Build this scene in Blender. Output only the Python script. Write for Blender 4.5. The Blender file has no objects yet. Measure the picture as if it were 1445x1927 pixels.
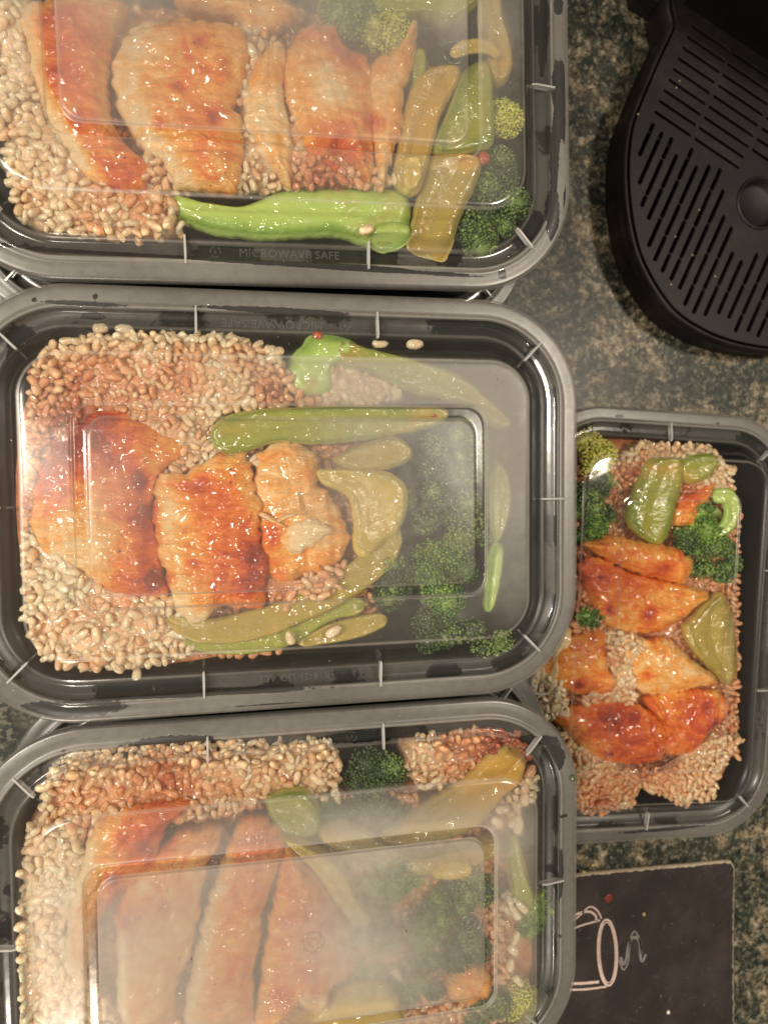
import bpy, math, random
import numpy as np
from mathutils import Vector, Matrix, noise
random.seed(7); rng = np.random.default_rng(7)
SC = bpy.context.scene
COL = SC.collection
# ------------------------------------------------------------------ camera, world, lamps
TX, TY = -0.0497, -0.1995
ZR = 0.1132                      # height of the upper lids' rims above the counter
ZL = 0.0400                      # height of the single container's rim
CAMZ = ZR + 0.2655
KP = 1.3846 / 1927
cx_, sx_, cy_, sy_ = math.cos(TX), math.sin(TX), math.cos(TY), math.sin(TY)
RC = np.array([[1, 0, 0], [0, cx_, -sx_], [0, sx_, cx_]]) @ np.array([[cy_, 0, sy_], [0, 1, 0], [-sy_, 0, cy_]])
cam = bpy.data.cameras.new('camera'); camo = bpy.data.objects.new('camera', cam); COL.objects.link(camo)
camo.matrix_world = Matrix.Translation((0, 0, CAMZ)) @ Matrix(RC.tolist()).to_4x4()
cam.sensor_fit = 'VERTICAL'; cam.sensor_height = 36; cam.sensor_width = 27; cam.lens = 26
cam.clip_start = 0.01; cam.clip_end = 20
cam.dof.use_dof = True; cam.dof.focus_distance = 0.272; cam.dof.aperture_fstop = 14
SC.camera = camo
SC.cycles.transparent_max_bounces = 24
SC.cycles.max_bounces = 8
SC.cycles.caustics_reflective = False; SC.cycles.caustics_refractive = False
SC.cycles.sample_clamp_indirect = 3.0
SC.view_settings.view_transform = 'Standard'; SC.view_settings.look = 'None'
SC.view_settings.exposure = 0; SC.view_settings.gamma = 1
w = bpy.data.worlds.new('World'); SC.world = w; w.use_nodes = True
w.node_tree.nodes['Background'].inputs[0].default_value = (1.0, 0.86, 0.72, 1)
w.node_tree.nodes['Background'].inputs[1].default_value = 0.17

def area(name, loc, tgt, sx, sy, power, col, shape='RECTANGLE'):
    L = bpy.data.lights.new(name, 'AREA'); L.shape = shape; L.size = sx; L.size_y = sy
    L.energy = power; L.color = col
    o = bpy.data.objects.new(name, L); COL.objects.link(o); o.location = loc
    o.rotation_euler = (Vector(tgt) - Vector(loc)).to_track_quat('-Z', 'Y').to_euler()
    return o
area('kitchen_lamp', (-0.62, 0.05, 0.80), (0, 0, 0.1), 0.08, 0.22, 7.6, (1.0, 0.91, 0.79))
area('ceiling_lamp', (0.74, 0.18, 1.5), (0, 0, 0.1), 0.16, 0.16, 13, (1.0, 0.88, 0.72), 'ELLIPSE')
area('ceiling_spot', (-0.62, 0.10, 1.5), (0, 0, 0.1), 0.06, 0.06, 7.0, (1.0, 0.87, 0.70), 'ELLIPSE')
area('second_kitchen_lamp', (-0.28, -0.76, 0.80), (0, 0, 0.1), 0.07, 0.14, 4.2, (1.0, 0.90, 0.76))

# ------------------------------------------------------------------ helpers
def P(px, py, z):
    """Point of the place at height z that the photograph shows at (px, py)."""
    d = RC @ np.array([(px - 722.5) * KP, (963.5 - py) * KP, -1.0])
    t = (CAMZ - z) / -d[2]
    return np.array([d[0] * t, d[1] * t, z])

def mesh(name, V, F, mat=None, smooth=True, attrs=None):
    """V n x 3, F list of arrays (m x 3 / m x 4) or list of tuples."""
    me = bpy.data.meshes.new(name)
    V = np.asarray(V, dtype=np.float32)
    if isinstance(F, np.ndarray): F = [F]
    if len(F) and isinstance(F[0], np.ndarray):
        nl = sum(f.size for f in F)
        me.vertices.add(len(V)); me.vertices.foreach_set('co', V.ravel())
        me.loops.add(nl); me.loops.foreach_set('vertex_index', np.concatenate([f.ravel() for f in F]).astype(np.int32))
        starts = []; c = 0
        for f in F:
            starts.append(c + np.arange(len(f)) * f.shape[1]); c += f.size
        st = np.concatenate(starts).astype(np.int32)
        me.polygons.add(len(st)); me.polygons.foreach_set('loop_start', st)
        me.update(calc_edges=True)
    else:
        me.from_pydata(V.tolist(), [], F); me.update()
    me.validate()
    if smooth: me.polygons.foreach_set('use_smooth', [True] * len(me.polygons))
    for k, v in (attrs or {}).items():
        a = me.attributes.new(k, 'FLOAT', 'POINT'); a.data.foreach_set('value', np.asarray(v, dtype=np.float32))
    if mat: me.materials.append(mat)
    return me

def obj(name, me, parent=None, loc=(0, 0, 0), rz=0.0, kind=None, label=None, cat=None, group=None):
    o = bpy.data.objects.new(name, me); COL.objects.link(o)
    o.location = loc; o.rotation_euler = (0, 0, rz)
    if parent: o.parent = parent
    if kind: o['kind'] = kind
    if label: o['label'] = label
    if cat: o['category'] = cat
    if group: o['group'] = group
    return o

def grid_faces(nr, n, closed=True):
    i = np.arange(nr - 1)[:, None]; j = np.arange(n if closed else n - 1)[None, :]
    a = i * n + j; b = i * n + (j + 1) % n; c = (i + 1) * n + (j + 1) % n; d = (i + 1) * n + j
    return np.stack([a, b, c, d], -1).reshape(-1, 4)

def fbm(p, f, o=3):
    return noise.fractal(Vector(p) * f, 1.0, 2.0, o)

# ------------------------------------------------------------------ materials
class NT:
    def __init__(s, name):
        s.m = bpy.data.materials.new(name); s.m.use_nodes = True; s.t = s.m.node_tree; s.t.nodes.clear()
        s.out = s.t.nodes.new('ShaderNodeOutputMaterial')
    def n(s, typ, **kw):
        nd = s.t.nodes.new('ShaderNode' + typ)
        for k, v in kw.items():
            if k.startswith('i_'):
                key = k[2:]; key = int(key) if key.isdigit() else key.replace('_', ' ')
                s.put(nd.inputs[key], v)
            else: setattr(nd, k, v)
        return nd
    def put(s, inp, v):
        if isinstance(v, bpy.types.NodeSocket): s.t.links.new(v, inp)
        elif isinstance(v, bpy.types.Node): s.t.links.new(v.outputs[0], inp)
        elif isinstance(v, (tuple, list)) and len(v) == 3 and inp.type == 'RGBA': inp.default_value = (*v, 1)
        else: inp.default_value = v
    def noise(s, scale, detail=4, rough=0.6, vec=None, dist=0.0):
        nd = s.n('TexNoise'); nd.inputs['Scale'].default_value = scale; nd.inputs['Detail'].default_value = detail
        nd.inputs['Roughness'].default_value = rough; nd.inputs['Distortion'].default_value = dist
        if vec is not None: s.put(nd.inputs['Vector'], vec)
        return nd.outputs['Fac']
    def ramp(s, fac, stops, interp='LINEAR'):
        nd = s.n('ValToRGB'); s.put(nd.inputs[0], fac); cr = nd.color_ramp; cr.interpolation = interp
        while len(cr.elements) < len(stops): cr.elements.new(0.5)
        for e, (p, c) in zip(cr.elements, stops):
            e.position = p; e.color = (*c, 1) if isinstance(c, (tuple, list)) else (c, c, c, 1)
        return nd.outputs[0]
    def mix(s, fac, a, b, mode='MIX'):
        nd = s.n('Mix'); nd.data_type = 'RGBA'; nd.blend_type = mode
        s.put(nd.inputs[0], fac); s.put(nd.inputs[6], a); s.put(nd.inputs[7], b)
        return nd.outputs[2]
    def math(s, op, a, b=0.0, clamp=False):
        nd = s.n('Math', operation=op, use_clamp=clamp); s.put(nd.inputs[0], a); s.put(nd.inputs[1], b)
        return nd.outputs[0]
    def sstep(s, v, lo, hi):
        nd = s.n('MapRange', interpolation_type='SMOOTHSTEP'); s.put(nd.inputs[0], v)
        nd.inputs[1].default_value = lo; nd.inputs[2].default_value = hi
        return nd.outputs[0]
    def attr(s, name):
        return s.n('Attribute', attribute_name=name).outputs['Fac']
    def obco(s):
        return s.n('TexCoord').outputs['Object']
    def bump(s, h, strength=0.3, dist=0.001):
        nd = s.n('Bump'); nd.inputs['Strength'].default_value = strength; nd.inputs['Distance'].default_value = dist
        s.put(nd.inputs['Height'], h)
        return nd.outputs[0]
    def bsdf(s, col, rough=0.4, normal=None, sss=0.0, rad=(1, .4, .2), sscale=0.003, coat=0.0, crough=0.08, spec=0.5, extra=None):
        b = s.n('BsdfPrincipled')
        s.put(b.inputs['Base Color'], col); s.put(b.inputs['Roughness'], rough)
        if normal is not None: s.put(b.inputs['Normal'], normal)
        b.inputs['Subsurface Weight'].default_value = sss
        b.inputs['Subsurface Radius'].default_value = rad; b.inputs['Subsurface Scale'].default_value = sscale
        b.inputs['Coat Weight'].default_value = coat; b.inputs['Coat Roughness'].default_value = crough
        if normal is not None and coat > 0:
            wv = s.noise(170, 1.5, 0.4, s.obco(), 0.4)
            s.put(b.inputs['Coat Normal'], s.bump(wv, 1.0, 0.0036))
        b.inputs['Specular IOR Level'].default_value = spec
        for k, v in (extra or {}).items(): s.put(b.inputs[k], v)
        s.t.links.new(b.outputs[0], s.out.inputs[0])
        return b

def m_granite():
    s = NT('granite'); v = s.obco()
    warp = s.noise(60, 3, 0.6, v)
    big = s.noise(42, 6, 0.68, v, 1.2)
    fine = s.noise(250, 6, 0.78, v, 0.6)
    mid = s.noise(120, 4, 0.7, v, 0.6)
    tan = s.ramp(fine, [(0.36, (0.016, 0.017, 0.012)), (0.46, (0.14, 0.105, 0.062)), (0.54, (0.30, 0.24, 0.16)), (0.66, (0.54, 0.47, 0.35))])
    grn = s.ramp(fine, [(0.36, (0.005, 0.007, 0.005)), (0.5, (0.028, 0.034, 0.025)), (0.60, (0.09, 0.097, 0.070)), (0.70, (0.25, 0.25, 0.20))])
    f = s.sstep(s.math('ADD', s.math('MULTIPLY', big, 0.62), s.math('MULTIPLY', mid, 0.40)), 0.485, 0.60)
    c = s.mix(f, grn, tan)
    teal = s.sstep(s.noise(46, 2, 0.5, v), 0.70, 0.78)
    c = s.mix(teal, c, (0.035, 0.05, 0.05))
    pink = s.sstep(s.noise(27, 2, 0.5, v, 0.5), 0.6, 0.72)
    c = s.mix(s.math('MULTIPLY', pink, 0.18), c, (0.33, 0.20, 0.14))
    fl = s.n('TexVoronoi'); fl.inputs['Scale'].default_value = 520; s.put(fl.inputs['Vector'], v)
    sp = s.n('SeparateColor'); s.put(sp.inputs[0], fl.outputs['Color'])
    c = s.mix(s.math('MULTIPLY', s.sstep(sp.outputs[0], 0.82, 0.95), 0.30), c, (0.42, 0.37, 0.28))
    c = s.mix(s.math('MULTIPLY', s.sstep(sp.outputs[1], 0.78, 0.9), 0.5), c, (0.015, 0.017, 0.014))
    c = s.mix(1.0, c, (0.80, 0.81, 0.79), 'MULTIPLY')
    s.bsdf(c, 0.40, s.bump(fine, 0.04, 0.0005), spec=0.35)
    return s.m

def m_lid():
    s = NT('clear_lid_plastic'); v = s.obco()
    wet = s.sstep(s.math('ADD', s.attr('wet'), s.math('MULTIPLY', s.math('SUBTRACT', s.noise(420, 3, 0.6, v), 0.5), 0.35)), 0.47, 0.53)
    fn = s.noise(260, 4, 0.6, v)
    fog_glare = s.math('MULTIPLY', s.attr('fog_glare'), s.math('ADD', 0.72, s.math('MULTIPLY', fn, 0.55)))
    fog_glare = s.math('MULTIPLY', fog_glare, s.math('SUBTRACT', 1.0, s.math('MULTIPLY', wet, 0.86)), True)
    dif = s.n('BsdfDiffuse'); dif.inputs[0].default_value = (0.42, 0.39, 0.34, 1)
    trl = s.n('BsdfTranslucent'); trl.inputs[0].default_value = (0.7, 0.69, 0.66, 1)
    vl = s.n('MixShader', i_0=0.2, i_1=dif.outputs[0], i_2=trl.outputs[0])
    blur = s.n('BsdfRefraction'); blur.inputs['IOR'].default_value = 1.12; blur.inputs['Roughness'].default_value = 0.55
    veil = s.n('MixShader', i_0=0.30, i_1=vl.outputs[0], i_2=blur.outputs[0])
    tr = s.n('BsdfTransparent'); tr.inputs[0].default_value = (0.95, 0.95, 0.94, 1)
    body = s.n('MixShader', i_0=fog_glare, i_1=tr.outputs[0], i_2=veil.outputs[0])
    drops = s.n('TexVoronoi'); drops.inputs['Scale'].default_value = 900; s.put(drops.inputs['Vector'], v)
    h = s.math('ADD', s.math('MULTIPLY', s.noise(90, 2, 0.5, v), 1.0), s.math('MULTIPLY', drops.outputs[0], s.math('MULTIPLY', fog_glare, 0.10)))
    bp = s.bump(h, 0.10, 0.0012)
    gl = s.n('BsdfGlossy', i_Roughness=s.math('ADD', 0.05, s.math('MULTIPLY', fog_glare, 0.75)), i_Normal=bp)
    lw = s.n('LayerWeight', i_Blend=0.5); s.put(lw.inputs['Normal'], bp)   # thin sheet, the same from both sides
    fr = s.math('ADD', 0.055, s.math('MULTIPLY', s.math('POWER', lw.outputs['Facing'], 4.2), 0.85))
    sh = s.n('MixShader', i_0=fr, i_1=body.outputs[0], i_2=gl.outputs[0])
    s.t.links.new(sh.outputs[0], s.out.inputs[0])
    return s.m

def m_rib():
    s = NT('frosted_rib_plastic')
    dif = s.n('BsdfDiffuse'); dif.inputs[0].default_value = (0.66, 0.65, 0.62, 1)
    tr = s.n('BsdfTransparent'); tr.inputs[0].default_value = (0.9, 0.9, 0.9, 1)
    b = s.n('MixShader', i_0=0.5, i_1=tr.outputs[0], i_2=dif.outputs[0])
    gl = s.n('BsdfGlossy', i_Roughness=0.15)
    sh = s.n('MixShader', i_0=0.12, i_1=b.outputs[0], i_2=gl.outputs[0])
    s.t.links.new(sh.outputs[0], s.out.inputs[0])
    return s.m

def m_emboss():
    s = NT('embossed_clear_plastic')
    dif = s.n('BsdfDiffuse'); dif.inputs[0].default_value = (0.55, 0.54, 0.52, 1)
    tr = s.n('BsdfTransparent'); tr.inputs[0].default_value = (0.95, 0.95, 0.95, 1)
    b = s.n('MixShader', i_0=0.04, i_1=tr.outputs[0], i_2=dif.outputs[0])
    gl = s.n('BsdfGlossy', i_Roughness=0.25)
    sh = s.n('MixShader', i_0=0.03, i_1=b.outputs[0], i_2=gl.outputs[0])
    s.t.links.new(sh.outputs[0], s.out.inputs[0])
    return s.m

def m_drop():
    s = NT('water_droplet')
    tr = s.n('BsdfTransparent'); tr.inputs[0].default_value = (0.97, 0.97, 0.97, 1)
    gl = s.n('BsdfGlossy', i_Roughness=0.12)
    sh = s.n('MixShader', i_0=0.10, i_1=tr.outputs[0], i_2=gl.outputs[0])
    s.t.links.new(sh.outputs[0], s.out.inputs[0])
    return s.m

def m_black(name='black_tray_plastic', col=(0.012, 0.012, 0.012), rough=0.32, grime=0.0):
    s = NT(name); v = s.obco()
    n1 = s.noise(70, 5, 0.65, v)
    c = s.mix(s.math('MULTIPLY', s.sstep(n1, 0.45, 0.75), grime), col, (col[0] * 3 + .02, col[1] * 3 + .017, col[2] * 3 + .014))
    s.bsdf(c, s.math('ADD', rough - 0.07, s.math('MULTIPLY', n1, 0.18)), s.bump(s.noise(900, 3, 0.6, v), 0.08, 0.0004), spec=0.28 if rough > .4 else 0.5)
    return s.m

def m_chicken():
    s = NT('sauced_chicken'); v = s.obco()
    mp = s.n('Mapping'); s.put(mp.inputs[0], v); mp.inputs['Scale'].default_value = (1, 3.2, 1); mp.inputs['Rotation'].default_value = (0, 0, 0.6)
    fib = s.noise(150, 6, 0.68, mp.outputs[0], 1.2)
    blot = s.noise(85, 5, 0.66, v, 1.4)
    fine = s.noise(700, 3, 0.6, v)
    sc = s.attr('sauce')
    t = s.math('ADD', sc, s.math('ADD', s.math('MULTIPLY', s.math('SUBTRACT', blot, 0.5), 1.25), s.math('MULTIPLY', s.math('SUBTRACT', fib, 0.5), 0.32)))
    c = s.ramp(t, [(0.0, (0.86, 0.64, 0.36)), (0.16, (0.86, 0.50, 0.19)), (0.34, (0.84, 0.36, 0.062)), (0.54, (0.76, 0.185, 0.018)), (0.76, (0.60, 0.075, 0.008)), (1.0, (0.28, 0.020, 0.005))])
    spk = s.n('TexVoronoi'); spk.inputs['Scale'].default_value = 230; s.put(spk.inputs['Vector'], v)
    sm = s.math('MULTIPLY', s.sstep(s.math('MULTIPLY', spk.outputs[0], -1.0), -0.14, -0.08), s.sstep(s.noise(38, 2, 0.5, v), 0.56, 0.62))
    c = s.mix(s.math('MULTIPLY', sm, 0.75), c, (0.07, 0.035, 0.012))
    h = s.math('ADD', s.math('MULTIPLY', fib, 1.0), s.math('MULTIPLY', fine, 0.22))
    s.bsdf(c, 0.27, s.bump(h, 0.7, 0.0022), sss=0.08, rad=(1, .6, .35), sscale=0.0015, coat=1.0, crough=0.07)
    return s.m

def m_rice(use_attr):
    s = NT('sauced_rice' if use_attr else 'rice_grain'); v = s.obco()
    if use_attr: sc = s.attr('sauce'); rnd = s.attr('tone')
    else:
        oi = s.n('ObjectInfo'); sep = s.n('SeparateColor'); s.put(sep.inputs[0], oi.outputs['Color']); sc = sep.outputs[0]; rnd = oi.outputs['Random']
    t = s.math('ADD', sc, s.math('ADD', s.math('MULTIPLY', s.math('SUBTRACT', rnd, 0.5), 0.16), s.math('MULTIPLY', s.math('SUBTRACT', s.noise(330, 3, 0.6, v), 0.5), 0.35)))
    c = s.ramp(t, [(0.0, (0.78, 0.61, 0.41)), (0.26, (0.74, 0.48, 0.28)), (0.50, (0.66, 0.30, 0.14)), (0.78, (0.46, 0.14, 0.05)), (1.0, (0.34, 0.08, 0.03))])
    h = s.noise(600, 2, 0.5, v)
    s.bsdf(c, 0.28, s.bump(h, 0.7, 0.0012), sss=0.7, rad=(1, .65, .4), sscale=0.005, coat=0.9, crough=0.08)
    return s.m

def m_sauce():
    s = NT('red_brown_sauce'); v = s.obco()
    n1 = s.noise(120, 4, 0.6, v)
    c = s.ramp(n1, [(0.3, (0.46, 0.20, 0.11)), (0.48, (0.68, 0.40, 0.25)), (0.66, (0.80, 0.60, 0.42))])
    s.bsdf(c, 0.2, s.bump(s.noise(330, 4, 0.6, v), 1.0, 0.003), sss=0.4, sscale=0.004, coat=0.8, crough=0.06)
    return s.m

def m_pepper(name, core, skin, warm=(0.52, 0.30, 0.05)):
    s = NT(name); v = s.obco()
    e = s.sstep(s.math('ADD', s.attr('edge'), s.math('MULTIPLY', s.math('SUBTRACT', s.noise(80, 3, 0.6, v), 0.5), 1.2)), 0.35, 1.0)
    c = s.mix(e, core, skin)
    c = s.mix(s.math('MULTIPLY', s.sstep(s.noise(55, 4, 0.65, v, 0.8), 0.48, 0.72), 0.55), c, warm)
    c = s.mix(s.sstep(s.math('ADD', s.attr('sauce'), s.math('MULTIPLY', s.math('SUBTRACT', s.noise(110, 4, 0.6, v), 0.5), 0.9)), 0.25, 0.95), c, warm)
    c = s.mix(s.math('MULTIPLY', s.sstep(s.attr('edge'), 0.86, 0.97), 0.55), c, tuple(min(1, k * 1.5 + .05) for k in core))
    mp = s.n('Mapping'); s.put(mp.inputs[0], v); mp.inputs['Scale'].default_value = (1, 2.4, 1); mp.inputs['Rotation'].default_value = (0, 0, 0.4)
    h = s.math('ADD', s.noise(170, 4, 0.55, mp.outputs[0], 0.6), s.math('MULTIPLY', s.noise(600, 2, 0.5, v), 0.25))
    s.bsdf(c, 0.22, s.bump(h, 0.35, 0.0014), sss=0.45, rad=(1, 1, .3), sscale=0.005, coat=0.9, crough=0.07)
    return s.m

def m_brocc(name, dark, mid, light):
    s = NT(name); v = s.obco()
    c = s.ramp(s.attr('tone'), [(0.0, dark), (0.5, mid), (1.0, light)])
    c = s.mix(s.math('MULTIPLY', s.noise(900, 2, 0.5, v), 0.35), c, dark)
    s.bsdf(c, 0.35, s.bump(s.noise(1500, 2, 0.5, v), 0.6, 0.0006), sss=0.06, rad=(.5, 1, .3), sscale=0.001, coat=0.35, crough=0.12)
    return s.m

def m_plain(name, col, rough=0.5, coat=0.0, var=0.2, sc=200, sss=0.0):
    s = NT(name); v = s.obco(); n1 = s.noise(sc, 4, 0.6, v)
    c = s.mix(n1, tuple(k * (1 - var) for k in col), tuple(min(1, k * (1 + var)) for k in col))
    s.bsdf(c, rough, s.bump(n1, 0.2, 0.0005), coat=coat, sss=sss)
    return s.m

def m_onion():
    s = NT('translucent_onion'); v = s.obco()
    wv = s.n('TexWave', wave_type='RINGS', rings_direction='Z'); wv.inputs['Scale'].default_value = 110; wv.inputs['Distortion'].default_value = 2.5; s.put(wv.inputs['Vector'], v)
    c = s.mix(wv.outputs['Fac'], (0.33, 0.28, 0.25), (0.40, 0.34, 0.30))
    s.bsdf(c, 0.25, s.bump(wv.outputs['Fac'], 0.15, 0.0003), sss=0.3, coat=0.6)
    return s.m

def m_coaster():
    s = NT('printed_coaster_face'); v = s.obco()
    n1 = s.noise(45, 5, 0.65, v); n2 = s.noise(400, 3, 0.6, v)
    c = s.mix(s.sstep(n1, 0.35, 0.75), (0.020, 0.015, 0.014), (0.042, 0.030, 0.028))
    st = s.sstep(s.noise(32, 5, 0.7, v, 0.6), 0.60, 0.74)
    c = s.mix(s.math('MULTIPLY', st, 0.45), c, (0.16, 0.12, 0.08))
    c = s.mix(s.math('MULTIPLY', s.sstep(n2, 0.66, 0.75), 0.5), c, (0.2, 0.17, 0.14))
    s.bsdf(c, 0.42, s.bump(n2, 0.15, 0.0004))
    return s.m

M = dict(granite=m_granite(), lid=m_lid(), rib=m_rib(), emboss=m_emboss(), drop=m_drop(), tray=m_black(), chicken=m_chicken(), rice=m_rice(False), rices=m_rice(True), sauce=m_sauce(),
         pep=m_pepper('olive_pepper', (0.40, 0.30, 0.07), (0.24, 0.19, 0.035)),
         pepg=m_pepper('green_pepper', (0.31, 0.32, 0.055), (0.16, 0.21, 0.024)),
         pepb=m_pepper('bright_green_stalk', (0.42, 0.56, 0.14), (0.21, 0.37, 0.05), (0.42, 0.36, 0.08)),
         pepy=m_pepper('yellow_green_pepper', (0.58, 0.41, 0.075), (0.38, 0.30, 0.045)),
         brd=m_brocc('dark_broccoli', (0.012, 0.030, 0.008), (0.05, 0.12, 0.022), (0.30, 0.42, 0.09)),
         brg=m_brocc('green_broccoli', (0.025, 0.075, 0.012), (0.12, 0.27, 0.03), (0.38, 0.52, 0.08)),
         bry=m_brocc('yellow_broccoli', (0.24, 0.26, 0.03), (0.62, 0.62, 0.09), (0.85, 0.80, 0.22)),
         stem=m_plain('broccoli_stem', (0.26, 0.32, 0.08), 0.3, 0.6, 0.25, 220, 0.2),
         onion=m_onion(), red=m_plain('red_pepper_scrap', (0.36, 0.07, 0.03), 0.25, 0.7),
         coffee=m_black('coffee_maker_plastic', (0.006, 0.005, 0.0045), 0.46, 0.30), coffee_dark=m_black('dark_gloss_plastic', (0.004, 0.004, 0.004), 0.25),
         coaster=m_coaster(), cork=m_plain('worn_card_edge', (0.42, 0.34, 0.25), 0.8, 0, 0.35, 300), print=m_plain('pale_printed_line', (0.55, 0.42, 0.36), 0.5, 0, 0.15, 200),
         printg=m_plain('grey_printed_line', (0.19, 0.17, 0.16), 0.5, 0, 0.15, 200), coffee_crumb=m_plain('dull_crumb', (0.32, 0.22, 0.14), 0.7), crumb=m_plain('yellow_crumb', (0.40, 0.30, 0.12), 0.6), white=m_plain('white_crumb', (0.75, 0.7, 0.62), 0.6))

def ico(sub=1):
    import bmesh
    bm = bmesh.new(); bmesh.ops.create_icosphere(bm, subdivisions=sub, radius=1)
    V = np.array([v.co[:] for v in bm.verts]); F = np.array([[v.index for v in f.verts] for f in bm.faces]); bm.free(); return V, F
ICO1, ICO2 = ico(1), ico(2)

def instances_mesh(name, base, pos, scl, rots, mat, attrs):
    BV, BF = base; n = len(pos)
    V = np.einsum('nij,nkj->nki', rots, BV[None] * scl[:, None, :]) + pos[:, None, :]
    F = BF[None] + (np.arange(n) * len(BV))[:, None, None]
    at = {k: np.repeat(v, len(BV)) for k, v in attrs.items()}
    return mesh(name, V.reshape(-1, 3), F.reshape(-1, BF.shape[1]), mat, True, at)

# ------------------------------------------------------------------ counter
cw = 1.6
cs = mesh('countertop', [(-cw, -cw, 0), (cw, -cw, 0), (cw, cw, 0), (-cw, cw, 0), (-cw, -cw, -.03), (cw, -cw, -.03), (cw, cw, -.03), (-cw, cw, -.03)],
          [(0, 1, 2, 3), (7, 6, 5, 4), (0, 4, 5, 1), (1, 5, 6, 2), (2, 6, 7, 3), (3, 7, 4, 0)], M['granite'], False)
obj('countertop', cs, kind='structure')

# ------------------------------------------------------------------ containers
LL, WW, RR = 0.222, 0.222 * 0.673, 0.039
NS_L, NS_S, NC = 170, 84, 36
def rring(a, b, r):
    """rounded rectangle, half sizes a, b"""
    r = min(r, a, b); out = []
    def seg(p, q, n):
        t = np.arange(n)[:, None] / n
        return np.array(p) * (1 - t) + np.array(q) * t
    def arc(c, a0):
        t = a0 + np.arange(NC) / NC * math.pi / 2
        return np.stack([c[0] + r * np.cos(t), c[1] + r * np.sin(t)], -1)
    out = [seg((a, -(b - r)), (a, b - r), NS_S), arc((a - r, b - r), 0), seg((a - r, b), (-(a - r), b), NS_L), arc((-(a - r), b - r), math.pi / 2),
           seg((-a, b - r), (-a, -(b - r)), NS_S), arc((-(a - r), -(b - r)), math.pi), seg((-(a - r), -b), (a - r, -b), NS_L), arc((a - r, -(b - r)), 1.5 * math.pi)]
    return np.concatenate(out)

def profile(prof, step):
    out = []
    for (d0, z0), (d1, z1) in zip(prof, prof[1:]):
        n = max(1, int(math.ceil(math.hypot(d1 - d0, z1 - z0) / step)))
        for k in range(n):
            t = k / n; out.append((d0 + (d1 - d0) * t, z0 + (z1 - z0) * t))
    out.append(prof[-1]); return out

mm = 0.001
LID_PROF = [(1.2, -3.8), (0.25, -3.8), (0.0, -3.2), (0.0, -1.2), (0.35, -0.45), (1.1, -0.1), (2.2, 0.0), (6.4, 0.0), (6.9, 0.55), (7.5, 0.75), (8.0, 0.45), (8.6, -1.4), (9.1, -2.1), (10.0, -2.3),
            (12.6, -2.3), (13.2, -2.0), (13.7, -1.0), (14.3, -0.7), (15.2, -0.5), (17.0, 1.2), (20.5, 5.2), (22.4, 7.4), (23.2, 8.1), (24.2, 8.55), (25.2, 8.7), (26.4, 8.75), (40.2, 8.9), (40.45, 8.8), (40.8, 7.9), (41.2, 7.7), (44.5, 7.7), (44.9, 7.85), (45.25, 8.85), (45.6, 9.0), (74.2, 9.0)]
def lid_z(d, bulge):
    """height of the lid above its rim plane, d in mm from the outer edge"""
    ds = [p[0] for p in LID_PROF[3:]]; zs = [p[1] for p in LID_PROF[3:]]
    z = float(np.interp(d, ds, zs)); t = min(1, max(0, (d - 14) / 12)); t = t * t * (3 - 2 * t)
    t2 = min(1, max(0, (d - 24) / 50))
    return (z + bulge * (t * 0.8 + 0.2 * (1 - (1 - t2) ** 2))) * mm

def canon(C, x, y):
    X = x - C['x']; Y = y - C['y']; a = C['rot']
    return X * math.cos(a) + Y * math.sin(a), -X * math.sin(a) + Y * math.cos(a)

def edge_d(x, y):
    """distance inward from the lid's outer edge, canonical x y arrays"""
    r = RR; u = np.abs(x) - (LL / 2 - r); v = np.abs(y) - (WW / 2 - r)
    sd = np.hypot(np.maximum(u, 0), np.maximum(v, 0)) + np.minimum(np.maximum(u, v), 0) - r
    return -sd

def smooth01(x, lo, hi):
    t = np.clip((x - lo) / (hi - lo), 0, 1); return t * t * (3 - 2 * t)

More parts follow.
